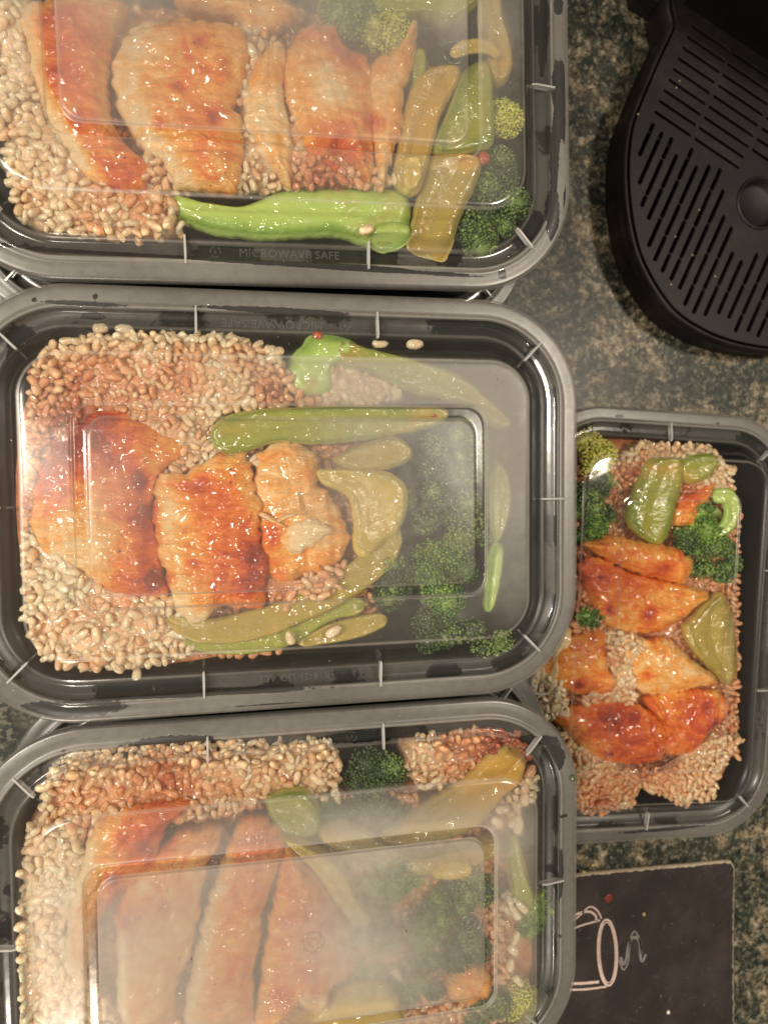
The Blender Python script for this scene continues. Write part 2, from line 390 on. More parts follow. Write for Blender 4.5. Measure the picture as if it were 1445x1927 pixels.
FOGK = 1.2
def build_lid(C, root, fine=True):
    step = 0.9 if fine else 3.0
    prof = profile(LID_PROF, step)
    rings = []; zs = []; ds = []
    for d, z in prof:
        a = LL / 2 - d * mm; b = WW / 2 - d * mm
        rings.append(rring(a, b, max(RR - d * mm, 0.0065 if b > .012 else b * .5)))
        zz = z
        if d > 14: zz = lid_z(d, C['bulge']) / mm
        zs.append(zz * mm); ds.append(d)
    n = len(rings[0]); V = np.zeros((len(rings) * n, 3))
    for i, r in enumerate(rings): V[i * n:(i + 1) * n, :2] = r; V[i * n:(i + 1) * n, 2] = zs[i]
    D = np.repeat(ds, n)
    # slight unevenness of a thin moulding
    ph = C['x'] * 90
    V[:, 2] += np.where(D > 24, 0.00035 * np.sin(V[:, 0] * 55 + ph) * np.cos(V[:, 1] * 70 + ph * 1.7), 0)
    F = grid_faces(len(rings), n)
    last = (len(rings) - 1) * n
    h = NS_S + 2 * NC + NS_L   # close the narrow central slit
    cap = []
    seqA = [last + (NS_S + NC + k) % n for k in range(NS_L + 1)]
    seqB = [last + (2 * NS_S + 3 * NC + NS_L + NS_L - k) % n for k in range(NS_L + 1)]
    cap = np.array([(seqA[k], seqA[k + 1], seqB[k + 1], seqB[k]) for k in range(NS_L)])
    # condensation veil with reflected glare painted in, and wet patches, over the moulding
    fog_glare = np.interp(D, [0, 1.5, 3, 6.4, 7.5, 8.6, 9.5, 12.6, 14, 15, 22, 25, 40, 41, 45, 46, 75],
                    [.26, .36, .42, .44, .36, .24, .20, .17, .24, .10, .07, .06, .05, .07, .07, .05, .05])
    if C.get('clear'): fog_glare = np.where(D > 15, 0.02, fog_glare)
    fog_glare[(D > 6.7) & (D < 7.8)] = 0.58  # frosted crease lines that also paint in the bright refraction along moulded edges
    fog_glare[(D > 13.4) & (D < 14.6)] += 0.12
    fog_glare[(D > 23.9) & (D < 24.9)] += 0.30
    fog_glare[(D > 40.3) & (D < 40.9)] += 0.30
    fog_glare[(D > 44.8) & (D < 45.3)] += 0.26
    a = C['rot']; wx = V[:, 0] * math.cos(a) - V[:, 1] * math.sin(a) + C['x']; wy = V[:, 0] * math.sin(a) + V[:, 1] * math.cos(a) + C['y']
    inside = smooth01(D, 22, 26)
    if fine:
        nz = np.array([noise.noise(Vector((x * 26, y * 26, C['x'] * 9))) for x, y in zip(V[:, 0], V[:, 1])])
        for px, py, rx, ry, am in C.get('fog_glare', []):
            q = P(px, py, C['z'] + 9 * mm); sx = rx * 0.0002; sy = ry * 0.0002
            e = ((wx - q[0]) / sx) ** 2 + ((wy - q[1]) / sy) ** 2
            fog_glare = fog_glare + inside * am * FOGK * np.exp(-np.clip(e, 0, 50) ** 1.15) * np.clip(1 + 0.4 * nz, 0, 2)
        fog_glare = np.maximum(fog_glare * (1 + 0.25 * nz), 0.02)
        fog_glare = np.where((D > 41.0) & (D < 44.7), 0.04 + fog_glare * .30, fog_glare)
        wet = np.zeros(len(V))
        for px, py, rx, ry in C.get('wet', []):
            q = P(px, py, C['z']); sx = rx * 0.0002; sy = ry * 0.0002
            e = np.sqrt(((wx - q[0]) / sx) ** 2 + ((wy - q[1]) / sy) ** 2)
            wet = np.maximum(wet, 1 - e * 0.5)
        wz = np.array([noise.noise(Vector((x * 60, y * 60, C['y'] * 31 + 3))) for x, y in zip(V[:, 0], V[:, 1])])
        wet = wet + np.where(wet > 0.2, wz * 0.16, 0)
        wet = np.where((D < 1.8), 0, wet)
        band = ((D > 8) & (D < 13.4))
        wet = np.where(band, np.maximum(wet, 0.46 + wz * 0.5), wet)
        wet = np.where(D > 15, 0, wet)
    else:
        wet = np.zeros(len(V))
    me = mesh('lid', V, [F, cap], M['lid'], True, {'fog_glare': fog_glare, 'wet': wet})
    return obj('lid', me, root)

def box_mesh(name, sx, sy, sz, mat, bev=0.0):
    import bmesh
    bm = bmesh.new(); bmesh.ops.create_cube(bm, size=1)
    for v in bm.verts: v.co = Vector((v.co.x * sx, v.co.y * sy, v.co.z * sz))
    if bev: bmesh.ops.bevel(bm, geom=bm.edges[:], offset=bev, segments=2, affect='EDGES')
    me = bpy.data.meshes.new(name); bm.to_mesh(me); bm.free(); me.materials.append(mat); return me
# a rib: thin upright web, lower at its outer end
def rib_mesh():
    t = 0.00035; pts = [(-4.6, -2.2), (4.9, -0.4), (4.9, 1.7), (3.2, 2.1), (-3.6, 1.05), (-4.6, 0.8)]
    V = [(x * mm, -t, z * mm) for x, z in pts] + [(x * mm, t, z * mm) for x, z in pts]; n = len(pts)
    F = [tuple(range(n)), tuple(range(2 * n - 1, n - 1, -1))] + [(i, i + n, (i + 1) % n + n, (i + 1) % n) for i in range(n)]
    return mesh('rib', V, F, M['rib'], False)
RIB = rib_mesh()

def torus_mesh(name, R, r, mat, n=40, m=8):
    V = []
    for i in range(n):
        a = i / n * 2 * math.pi
        for j in range(m):
            b = j / m * 2 * math.pi; V.append(((R + r * math.cos(b)) * math.cos(a), (R + r * math.cos(b)) * math.sin(a), r * 0.8 * math.sin(b)))
    F = [(i * m + j, i * m + (j + 1) % m, ((i + 1) % n) * m + (j + 1) % m, ((i + 1) % n) * m + j) for i in range(n) for j in range(m)]
    return V, F
def mark_mesh():
    V, F = torus_mesh('', 3.6 * mm, 0.42 * mm, None); V2, F2 = torus_mesh('', 1.5 * mm, 0.35 * mm, None, 24)
    F = F + [tuple(i + len(V) for i in f) for f in F2]
    return mesh('moulding_mark', V + V2, F, M['emboss'])
MARK = mark_mesh()
def recycle_mesh():
    V, F = [], []
    for k in range(3):
        for seg in range(2):
            a0 = math.radians(90 + 120 * k + 12 + seg * 45); a1 = a0 + math.radians(38)
            b = len(V)
            for a in (a0, a1):
                for r in (1.5, 2.1):
                    for z in (0, .25): V.append((r * mm * math.cos(a), r * mm * math.sin(a), z * mm))
            F += [(b + 1, b + 3, b + 7, b + 5), (b, b + 1, b + 5, b + 4), (b + 2, b + 6, b + 7, b + 3), (b, b + 2, b + 3, b + 1), (b + 4, b + 5, b + 7, b + 6)]
    b = len(V); V += [(-.3 * mm, -.7 * mm, 0), (.3 * mm, -.7 * mm, 0), (.3 * mm, .7 * mm, 0), (-.3 * mm, .7 * mm, 0)]
    V += [(v[0], v[1], .25 * mm) for v in V[b:b + 4]]
    F += [(b + 4, b + 5, b + 6, b + 7), (b, b + 1, b + 5, b + 4), (b + 1, b + 2, b + 6, b + 5), (b + 2, b + 3, b + 7, b + 6), (b + 3, b, b + 4, b + 7)]
    return mesh('recycling_symbol', V, F, M['emboss'], False)
RECY = recycle_mesh()
def text_mesh(txt, size):
    cu = bpy.data.curves.new('text', 'FONT'); cu.body = txt; cu.size = size; cu.extrude = 0.00012; cu.align_x = 'LEFT'; cu.align_y = 'CENTER'; cu.space_character = 1.08
    o = bpy.data.objects.new('text', cu); COL.objects.link(o)
    me = bpy.data.meshes.new_from_object(o.evaluated_get(bpy.context.evaluated_depsgraph_get()))
    bpy.data.objects.remove(o); me.materials.clear(); me.materials.append(M['emboss']); return me

TXT1, TXT2 = text_mesh('MICROWAVE SAFE', 0.0040), text_mesh('R18-21 LID A02', 0.0036)

DROP = None
def droplets(C, lid):
    s = []
    zs_n = 900
    for _ in range(zs_n):
        x = random.uniform(-LL / 2, LL / 2); y = random.uniform(-WW / 2, WW / 2); d = float(edge_d(np.array(x), np.array(y))) / mm
        if d < 3: continue
        if d > 16 and noise.noise(Vector((x * 40, y * 40, C['x'] * 50))) < .02: continue
        s.append((x, y, lid_z(d, C['bulge']) + .00005 if d > 13 else float(np.interp(d, [p[0] for p in LID_PROF[3:]], [p[1] for p in LID_PROF[3:]])) * mm))
    pos = np.array(s); n = len(pos); r_ = (0.00016 + 0.00034 * rng.random((n, 1)) ** 3)
    me = instances_mesh('condensation_droplets', ICO1, pos, r_ * np.array([[1, 1, .55]]) * rng.uniform(.8, 1.25, (n, 3)), np.repeat(np.eye(3)[None], n, 0), M['drop'], {})
    obj('condensation_droplets', me, lid, kind='stuff')

def build_tray(C, root, depth):
    global NS_L, NS_S, NC
    keep = (NS_L, NS_S, NC); NS_L, NS_S, NC = 24, 14, 14
    prof = [(2.2, -5.5), (1.0, -5.2), (0.7, -4.2), (0.7, -1.6), (1.4, -1.0), (7.6, -0.9), (8.4, -1.5), (9.2, -3.4), (12.6, -3.6), (14.0, -4.4), (15.2, -7.0), (18.5, -depth + 5), (20.0, -depth + 2), (23.5, -depth), (60, -depth), (74.0, -depth)]
    rings = [rring(LL / 2 - d * mm, WW / 2 - d * mm, max(RR - d * mm, 0.012 if d < 60 else 0.0004)) for d, z in prof]
    # underside, so the tray has a wall of its own thickness
    prof2 = [(74.0, -depth - 0.7), (23.5, -depth - 0.7), (19.4, -depth + 1.5), (14.4, -8), (13.2, -5.4), (2.2, -5.5)]
    rings += [rring(LL / 2 - d * mm, WW / 2 - d * mm, max(RR - d * mm, 0.012 if d < 60 else 0.0004)) for d, z in prof2]
    allp = prof + prof2; n = len(rings[0]); V = np.zeros((len(rings) * n, 3))
    for i, r in enumerate(rings): V[i * n:(i + 1) * n, :2] = r; V[i * n:(i + 1) * n, 2] = allp[i][1] * mm
    F = grid_faces(len(rings), n)
    me = mesh('tray', V, F, M['tray'], True)
    o = obj('tray', me, root)
    NS_L, NS_S, NC = keep
    return o

def build_container(C, label, fine=True, depth=26, flip=False, group=None):
    root = obj('food_container', None, loc=(C['x'], C['y'], C['z']), rz=C['rot'], label=label, cat='food container', group=group)
    build_tray(C, root, depth)
    lid = build_lid(C, root, fine)
    for (rx, ry, ang) in [(32.5, 1, 90), (-31, 1, 90), (32.5, -1, -90), (-31, -1, -90)]:
        o = obj('rib', RIB, lid, (rx * mm, ry * (WW / 2 - 10.9 * mm), 0), math.radians(ang + 180))
    for s in (1, -1):
        obj('rib', RIB, lid, (s * (LL / 2 - 10.9 * mm), 0, 0), math.radians(180 if s > 0 else 0))
        for t in (1, -1):
            k = (RR - 10.9 * mm) / math.sqrt(2)
            obj('rib', RIB, lid, (s * (LL / 2 - RR + k), t * (WW / 2 - RR + k), 0), math.atan2(-t, -s))
    if fine:
        droplets(C, lid)
        for mx in (3.5, 60.5):
            obj('moulding_mark', MARK, lid, (mx * mm, 0, lid_z(74, C['bulge']) + 0.0002))
        f = -1 if flip else 1; r = math.pi if flip else 0
        yy = WW / 2 - 11.2 * mm
        obj('recycling_symbol', RECY, lid, (f * -21 * mm, -f * yy, -0.0021), r)
        obj('embossed_text', TXT1, lid, (f * -13 * mm, -f * yy, -0.0021), r)
        obj('embossed_text', TXT2, lid, (f * -14 * mm, f * yy, -0.0021), r)
    return root

C1 = dict(x=.0123, y=.1413, rot=.0357, z=ZR, bulge=8.0,
          fog_glare=[(840, 62, 55, 50, .30), (250, 60, 330, 190, .17), (500, 90, 240, 130, .12), (830, 90, 160, 110, .26), (850, 280, 150, 120, .20), (150, 250, 150, 150, .10), (600, 280, 200, 100, .14), (420, -60, 600, 120, .2)],
          wet=[(1066, 190, 22, 70), (1066, 420, 10, 90), (1050, 165, 17, 55), (1043, 300, 9, 120), (1060, 170, 14, 22), (945, 515, 9, 11), (1050, 10, 10, 18), (1040, 400, 14, 60), (1025, 60, 8, 90), (480, 492, 520, 5)])
C2 = dict(x=.0193, y=-.0100, rot=.0192, z=ZR, bulge=1.2,
          fog_glare=[(800, 900, 240, 230, .30), (930, 850, 70, 120, .25), (640, 700, 230, 90, .16), (880, 1080, 130, 90, .06), (160, 900, 130, 170, .14), (500, 1150, 230, 80, .10), (300, 1010, 190, 160, .08), (850, 720, 150, 60, .18), (960, 1100, 60, 120, .16)],  # right glare and left whitish reflection painted in as patches among real fog
          wet=[(38, 633, 30, 26), (165, 572, 72, 5), (175, 592, 22, 7), (520, 585, 130, 6), (120, 1335, 95, 17), (65, 563, 5, 3), (180, 558, 5, 6), (850, 622, 5, 5), (890, 625, 4, 3), (838, 1262, 8, 5), (640, 1322, 230, 5), (20, 690, 8, 60), (400, 1303, 200, 6)])
C3 = dict(x=.0228, y=-.1607, rot=.0164, z=ZR, bulge=10.0,
          fog_glare=[(420, 1760, 330, 230, .34), (800, 1780, 240, 220, .38), (700, 1560, 300, 70, .30), (600, 1850, 420, 150, .18), (180, 1680, 130, 170, .16), (880, 1560, 130, 80, .2)],
          wet=[(330, 1398, 78, 13), (420, 1408, 90, 8), (680, 1390, 90, 10), (730, 1382, 24, 14), (1000, 1395, 62, 11), (1040, 1425, 24, 30), (1052, 1650, 8, 60), (1035, 1600, 6, 170), (1060, 1535, 9, 3), (122, 1412, 7, 3), (182, 1411, 4, 3), (1052, 1760, 4, 4)])
C4 = dict(x=.2117, y=-.0763, rot=-.0364 - math.pi / 2, z=ZL, bulge=3.0, clear=True, fog_glare=[(1250, 900, 200, 60, .03)],
          wet=[(1165, 783, 14, 4), (1350, 797, 12, 3), (1440, 1200, 14, 250), (1250, 1560, 120, 6)])
build_container(C1, 'uppermost meal container, clear lid fogged over big chicken slices and a bright green stalk', flip=False)
build_container(C2, 'middle meal container, lid over three chicken pieces between rice and long pepper strips', flip=True)
build_container(C3, 'lowest and most heavily fogged meal container, with long parallel chicken slices', flip=True)
build_container(C4, 'single unstacked meal container at right, clear lid over bright orange chicken', depth=38)
for C, where, dx, dy, dr in ((C1, 'the container at the top edge', -.002, -.009, -.012), (C2, 'the middle container', .000, .004, .01), (C3, 'the lowest container', .004, .006, .03)):
    for k, zz in ((1, ZR - .0366), (2, ZL)):
        Cb = dict(C); Cb.update(x=C['x'] + dx * k, y=C['y'] + dy * k, rot=C['rot'] + dr * k, z=zz, bulge=-1.0 if k == 1 else 0)
        build_container(Cb, ('second container down in the stack under ' if k == 1 else 'bottom container of the stack under ') + where, fine=False, depth=26 if k == 1 else 38)

# ------------------------------------------------------------------ food
def catmull(pts, n):
    pts = np.asarray(pts, float); m = len(pts); out = []
    seg = np.linalg.norm(np.roll(pts, -1, 0) - pts, axis=1); cum = np.concatenate([[0], np.cumsum(seg)])
    for k in range(n):
        t = k / n * cum[-1]; i = min(m - 1, int(np.searchsorted(cum, t, 'right') - 1)); u = (t - cum[i]) / max(seg[i], 1e-9)
        p0, p1, p2, p3 = pts[(i - 1) % m], pts[i], pts[(i + 1) % m], pts[(i + 2) % m]
        out.append(0.5 * ((2 * p1) + (-p0 + p2) * u + (2 * p0 - 5 * p1 + 4 * p2 - p3) * u * u + (-p0 + 3 * p1 - 3 * p2 + p3) * u ** 3))
    return np.array(out)

def inside_poly(x, y, poly):
    c = False; n = len(poly)
    for i in range(n):
        x1, y1 = poly[i]; x2, y2 = poly[i - 1]
        if (y1 > y) != (y2 > y) and x < (x2 - x1) * (y - y1) / (y2 - y1) + x1: c = not c
    return c

def sauce_at(C, xy, base, off=0.0):
    s = np.full(len(xy), float(base))
    for px, py, r, am in C.get('sauce', []):
        q = P(px, py, C['z'] + 3 * mm); k = 0.0002 if C is not C4 else 0.00028
        e = ((xy[:, 0] - q[0]) ** 2 + (xy[:, 1] - q[1]) ** 2) / (r * k) ** 2
        s += am * np.exp(-e)
    return s

def cap_height(C, V, margin=1.0):
    """keep food under the lid"""
    x, y = canon(C, V[:, 0], V[:, 1]); d = edge_d(x, y) / mm
    ds = np.linspace(9, 75, 67); zs = np.array([lid_z(q, C['bulge']) for q in ds])
    z = np.interp(d, ds, zs) + C['z'] - margin * mm
    V[:, 2] = np.minimum(V[:, 2], z)
    return V

def piece(C, name, poly, h, T, mat, base, label, cat, group=None, rough=0.8, edge_pow=3.0, ragged=0.9, tilt=(0, 0), hollow=0.0, depth=7.0, fibre=0.35, spine=0.62, pale=None, crease=None):
    """A flattish lump of food whose outline seen from above is poly (photo pixels); h = top height above the rim in mm, T = rounding height in mm."""
    z = C['z'] + h * mm
    W = np.array([P(px, py, z - 1.5 * mm)[:2] for px, py in poly])
    per = np.linalg.norm(np.roll(W, -1, 0) - W, axis=1).sum(); n = int(max(48, min(220, per / 0.0009)))
    O = catmull(W, n); cen = O.mean(0); Q = O - cen
    ev, evec = np.linalg.eigh(Q.T @ Q); ax = evec[:, 1]; ay = evec[:, 0]
    t = Q @ ax; u = Q @ ay; half = (t.max() - t.min()) / 2; tm = (t.max() + t.min()) / 2
    co = np.polyfit(t, u, 2)
    ts = tm + np.clip((t - tm) * spine, -half * spine, half * spine)
    S = cen + ts[:, None] * ax + np.polyval(co, ts)[:, None] * ay
    seed = random.random() * 50
    if mat is M['chicken']: ragged *= 1.35
    if mat is not M['chicken']: rough *= .5; fibre *= .6
    if mat in (M['pep'], M['pepg'], M['pepy']): T = min(T, 2.4); edge_pow = 6.0; hollow = hollow + .9
    nrm = O - S; nrm /= np.maximum(np.linalg.norm(nrm, axis=1), 1e-6)[:, None]
    rag = np.array([noise.fractal(Vector((p[0] * 330, p[1] * 330, seed)), 1, 2, 3) for p in O])
    O = O + nrm * (rag * ragged * mm)[:, None]
    nr = int(max(10, min(34, np.linalg.norm(O - S, axis=1).mean() / 0.0008)))
    V = []; sv = []
    for k in range(nr + 1):
        s = k / nr
        p = S + (O - S) * s
        V.append(np.column_stack([p, np.zeros(n)])); sv.append(np.full(n, s))
    V = np.concatenate(V); s = np.concatenate(sv)
    g = np.array([noise.fractal(Vector((p[0] * 95, p[1] * 95, seed + 7)), 1, 2, 3) for p in V])
    f1, f2 = (ax * 90), (ay * 420)
    fb = np.array([noise.noise(Vector((p[0] * f1[0] + p[1] * f1[1], p[0] * f2[0] + p[1] * f2[1], seed))) for p in V])
    rel = (V[:, :2] - cen)
    zz = z - T * mm * s ** edge_pow + g * rough * mm + fb * fibre * mm * (1 - 0.4 * s) - hollow * mm * (1 - s) ** 1.2 + (rel @ np.array(tilt)) - 0.0006 * (s > .999)
    V[:, 2] = zz
    if crease is None: crease = 0.9 if mat is M['chicken'] else 0.08
    cr = np.array([abs(noise.noise(Vector((p[0] * 60 + p[1] * 25, p[1] * 150, seed + 3)))) + .35 * abs(noise.noise(Vector((p[0] * 260, p[1] * 260, seed)))) for p in V])
    V[:, 2] -= crease * mm * (1 - np.clip(cr * 4.5, 0, 1)) ** 1.5
    edge = s.copy()
    # sides
    ring = V[-n:].copy(); ext = []
    for dz, ins in ((1.2, -.25), (3.0, -.2), (depth, 1.2), (depth + .8, 4.0)):
        q = ring.copy(); q[:, :2] -= nrm * ins * mm; q[:, 2] = ring[:, 2] - dz * mm
        q[:, :2] += nrm * (rag * 0.25 * mm)[:, None]; ext.append(q)
    V = np.concatenate([V] + ext); edge = np.concatenate([edge, np.ones(4 * n)])
    V = cap_height(C, V)
    sc = sauce_at(C, V, base)
    if mat is M['chicken']: sc = sc + 0.06 - 0.10 * smooth01(edge, .7, .95)
    if pale is not None:
        dv = P(700 + pale[0], 900 + pale[1], 0)[:2] - P(700, 900, 0)[:2]; dv /= np.linalg.norm(dv)
        dn_ = np.tile(nrm @ dv, nr + 1 + 4); sc = sc - pale[2] * smooth01(edge, .45, .75) * np.clip(dn_ * 1.6, 0, 1)
    cz = np.array([V[:, 0].mean(), V[:, 1].mean(), C['z'] + (h - T - depth) * mm])
    F = grid_faces(nr + 1 + 4, n)
    me = mesh(name, V - cz, F, mat, True, {'sauce': sc, 'edge': edge})
    return obj(name, me, None, cz, label=label, cat=cat, group=group)

def strip_poly(cl, w):
    """outline of a band along centreline cl (pixels) of width w (list or number)"""
    cl = np.array(cl, float); t = np.gradient(cl, axis=0); t /= np.linalg.norm(t, axis=1)[:, None]; nn = np.column_stack([-t[:, 1], t[:, 0]])
    w = np.array(w if hasattr(w, '__len__') else [w] * len(cl), float)[:, None] / 2
    return (cl + nn * w).tolist() + (cl - nn * w)[::-1].tolist()

def band(C, name, cl, w, h, mat, base, label, cat, thick=5.0, group=None):
    """curved strip of pepper swept along its centreline"""
    z = C['z'] + h * mm
    pts = np.array([P(px, py, z)[:2] for px, py in cl]); m = len(pts)
    tt = np.linspace(0, m - 1, 60); ii = np.clip(tt.astype(int), 0, m - 2); uu = tt - ii
    ext = np.vstack([2 * pts[0] - pts[1], pts, 2 * pts[-1] - pts[-2]])
    cw_ = []
    for i, u in zip(ii, uu):
        p0, p1, p2, p3 = ext[i], ext[i + 1], ext[i + 2], ext[i + 3]
        cw_.append(0.5 * ((2 * p1) + (-p0 + p2) * u + (2 * p0 - 5 * p1 + 4 * p2 - p3) * u * u + (-p0 + 3 * p1 - 3 * p2 + p3) * u ** 3))
    c = np.array(cw_); t = np.gradient(c, axis=0); t /= np.linalg.norm(t, axis=1)[:, None]; nn = np.column_stack([-t[:, 1], t[:, 0]])
    wk = np.interp(tt, np.arange(m), w if hasattr(w, '__len__') else [w] * m) * 1.2 * (0.0002 if C is not C4 else 0.00028) / 2
    s = np.linspace(0, 1, 60); endf = np.minimum(1, np.sqrt(np.clip(np.minimum(s, 1 - s) * 16, 0.01, 1)))
    seed = random.random() * 40; K = 22; V = []; E = []
    for i in range(60):
        wob = 1 + 0.12 * noise.noise(Vector((s[i] * 5, seed, 0)))
        for k in range(K):
            a = 2 * math.pi * k / K; ca, sa = math.cos(a), math.sin(a)
            lat = wk[i] * wob * endf[i] * (abs(ca) ** 0.75) * (1 if ca > 0 else -1)
            up = thick * mm * 0.5 * endf[i] * sa * (abs(sa) ** -0.3 if abs(sa) > 1e-3 else 1)
            if sa > 0: up -= 0.0019 * (1 - abs(ca)) * thick / 5
            x, y = c[i] + nn[i] * lat
            up += 0.0005 * noise.fractal(Vector((x * 140, y * 140, seed)), 1, 2, 2)
            V.append((x, y, z - thick * mm * .5 + up)); E.append(abs(ca) ** 2)
    V = np.array(V); V = cap_height(C, V)
    F = grid_faces(60, K)
    capA = [tuple(range(K))]; capB = [tuple(59 * K + k for k in range(K - 1, -1, -1))]
    cz = V.mean(0); cz[2] = V[:, 2].min()
    Fl = [tuple(f) for f in F.tolist()] + capA + capB
    me = mesh(name, V - cz, Fl, mat, True, {'sauce': sauce_at(C, V, base), 'edge': E})
    return obj(name, me, None, cz, label=label, cat=cat, group=group)

def rand_rot(n, tilt=1.0):
    out = []
    for _ in range(n):
        out.append(np.array((Matrix.Rotation(random.uniform(0, 2 * math.pi), 3, 'Z') @ Matrix.Rotation(random.gauss(0, .35) * tilt, 3, 'Y') @ Matrix.Rotation(random.gauss(0, .5) * tilt, 3, 'X'))))
    return np.array(out)

def floret(C, px, py, rx, ry, h, mat, label, stem=None, amount=1.0, tone=0.0, bud=0.74, group=None):
    """broccoli floret: crown of small buds on lobes, and stem limbs towards stem (pixels)"""
    kk = 0.0002 if C is not C4 else 0.00028
    q = P(px, py, C['z'] + (h - 2) * mm); RX, RY = rx * kk, ry * kk; RZ = min(RX, RY, .012) * .8
    root = obj('broccoli_floret', None, loc=(q[0], q[1], q[2] - RZ), label=label, cat='broccoli', group=group)
    lobes = []
    nl = int(max(7, RX * RY / 1.9e-5))
    for _ in range(nl):
        a = random.uniform(0, 2 * math.pi); r = math.sqrt(random.random()) * (.82 + .25 * noise.noise(Vector((math.cos(a) * 1.5, math.sin(a) * 1.5, px * .1))))
        lobes.append((RX * r * math.cos(a), RY * r * math.sin(a), RZ * (1 - r * r * .75) - random.uniform(0, .0025), random.uniform(.0038, .0064)))
    pos = []; tn = []
    for lx, ly, lz, lr in lobes:
        lt = random.uniform(-.28, .3)
        nb = int(lr * lr * 2.6e6 * amount / (bud ** 2)) + 10
        for _ in range(nb):
            v = Vector((random.gauss(0, 1), random.gauss(0, 1), abs(random.gauss(0, 1)) * 1.1 - .25)).normalized()
            f = lr * random.uniform(.86, 1.1)
            pos.append((lx + v.x * f, ly + v.y * f, lz + v.z * f * .85)); tn.append(min(1, max(0, .32 + tone + lt + .25 * v.z * random.random() + random.gauss(0, .15))))
    pos = np.array(pos); n = len(pos); scl = (rng.uniform(.55, 1.15, (n, 1)) * bud * mm * .8) * rng.uniform(.8, 1.3, (n, 3))
    W = pos + np.array([q[0], q[1], q[2] - RZ]); W = cap_height(C, W, 1.8); pos = W - np.array([q[0], q[1], q[2] - RZ])
    core = ICO2; cp = np.array([(l[0], l[1], l[2]) for l in lobes]); cs_ = np.array([[l[3] * .85] * 3 for l in lobes])
    wc = cap_height(C, cp + np.array([q[0], q[1], q[2] - RZ]), 5.5); cp = wc - np.array([q[0], q[1], q[2] - RZ])
    V1 = instances_mesh('crown', ICO1, np.concatenate([pos, cp]), np.concatenate([scl, cs_]), rand_rot(n + len(cp)), mat, {'tone': np.array(tn + [random.choice((.1, .1, .75)) for _ in cp])})
    obj('crown', V1, root)
    if stem is not None:
        e = P(stem[0], stem[1], C['z'] + (h - 9) * mm)
        for k in range(3 if RX > .008 else 1):
            o = np.array([random.uniform(-.4, .4) * RX, random.uniform(-.4, .4) * RY, -RZ * .1])
            b = e - np.array([q[0], q[1], q[2] - RZ]) + rng.uniform(-.0015, .0015, 3)
            V = []; K = 12
            for i in range(12):
                t = i / 11; c = b * (1 - t) + o * t; r = (.0034 * (1 - t) + .0016 * t) * (1 + .1 * math.sin(t * 9 + k))
                d = Vector(o - b).normalized(); s1 = d.cross(Vector((0, 0, 1))).normalized(); s2 = d.cross(s1)
                for j in range(K):
                    a = 2 * math.pi * j / K; V.append(tuple(Vector(c) + s1 * r * math.cos(a) + s2 * r * math.sin(a)))
            V = np.array(V); off = np.array([q[0], q[1], q[2] - RZ]); V = cap_height(C, V + off, 1.5) - off
            F = [tuple(f) for f in grid_faces(12, K).tolist()] + [tuple(range(K)), tuple(11 * K + j for j in range(K - 1, -1, -1))]
            obj('stem', mesh('stem', V, F, M['stem'], True), root)
    return root

# rice grain shapes
def grain_base(k):
    V, F = ICO2; V = V.copy()
    x = V[:, 0]
    V = np.sign(V) * np.abs(V) ** np.array([.72, .9, .9])   # blunt ends
    V = V * np.array([2.95 - .3 * (k % 3), 1.38 + .13 * (k % 4), 1.3])
    V[:, 1] *= 1 - .12 * (x + .2 * k) ** 2; V[:, 2] += .18 * (k % 3) * (x ** 2)
    V[:, 1] += .25 * math.sin(k * 2.1) * (x ** 2)
    V += np.array([[noise.noise(Vector(v) * 1.4 + Vector((k * 9, 0, 0))) * .5 for _ in range(3)] for v in V]) * np.array([.6, 1, .8])
    return V * mm, F
GB = [grain_base(k) for k in range(6)]
GM = [mesh('rice_grain', v, f, M['rice']) for v, f in GB]

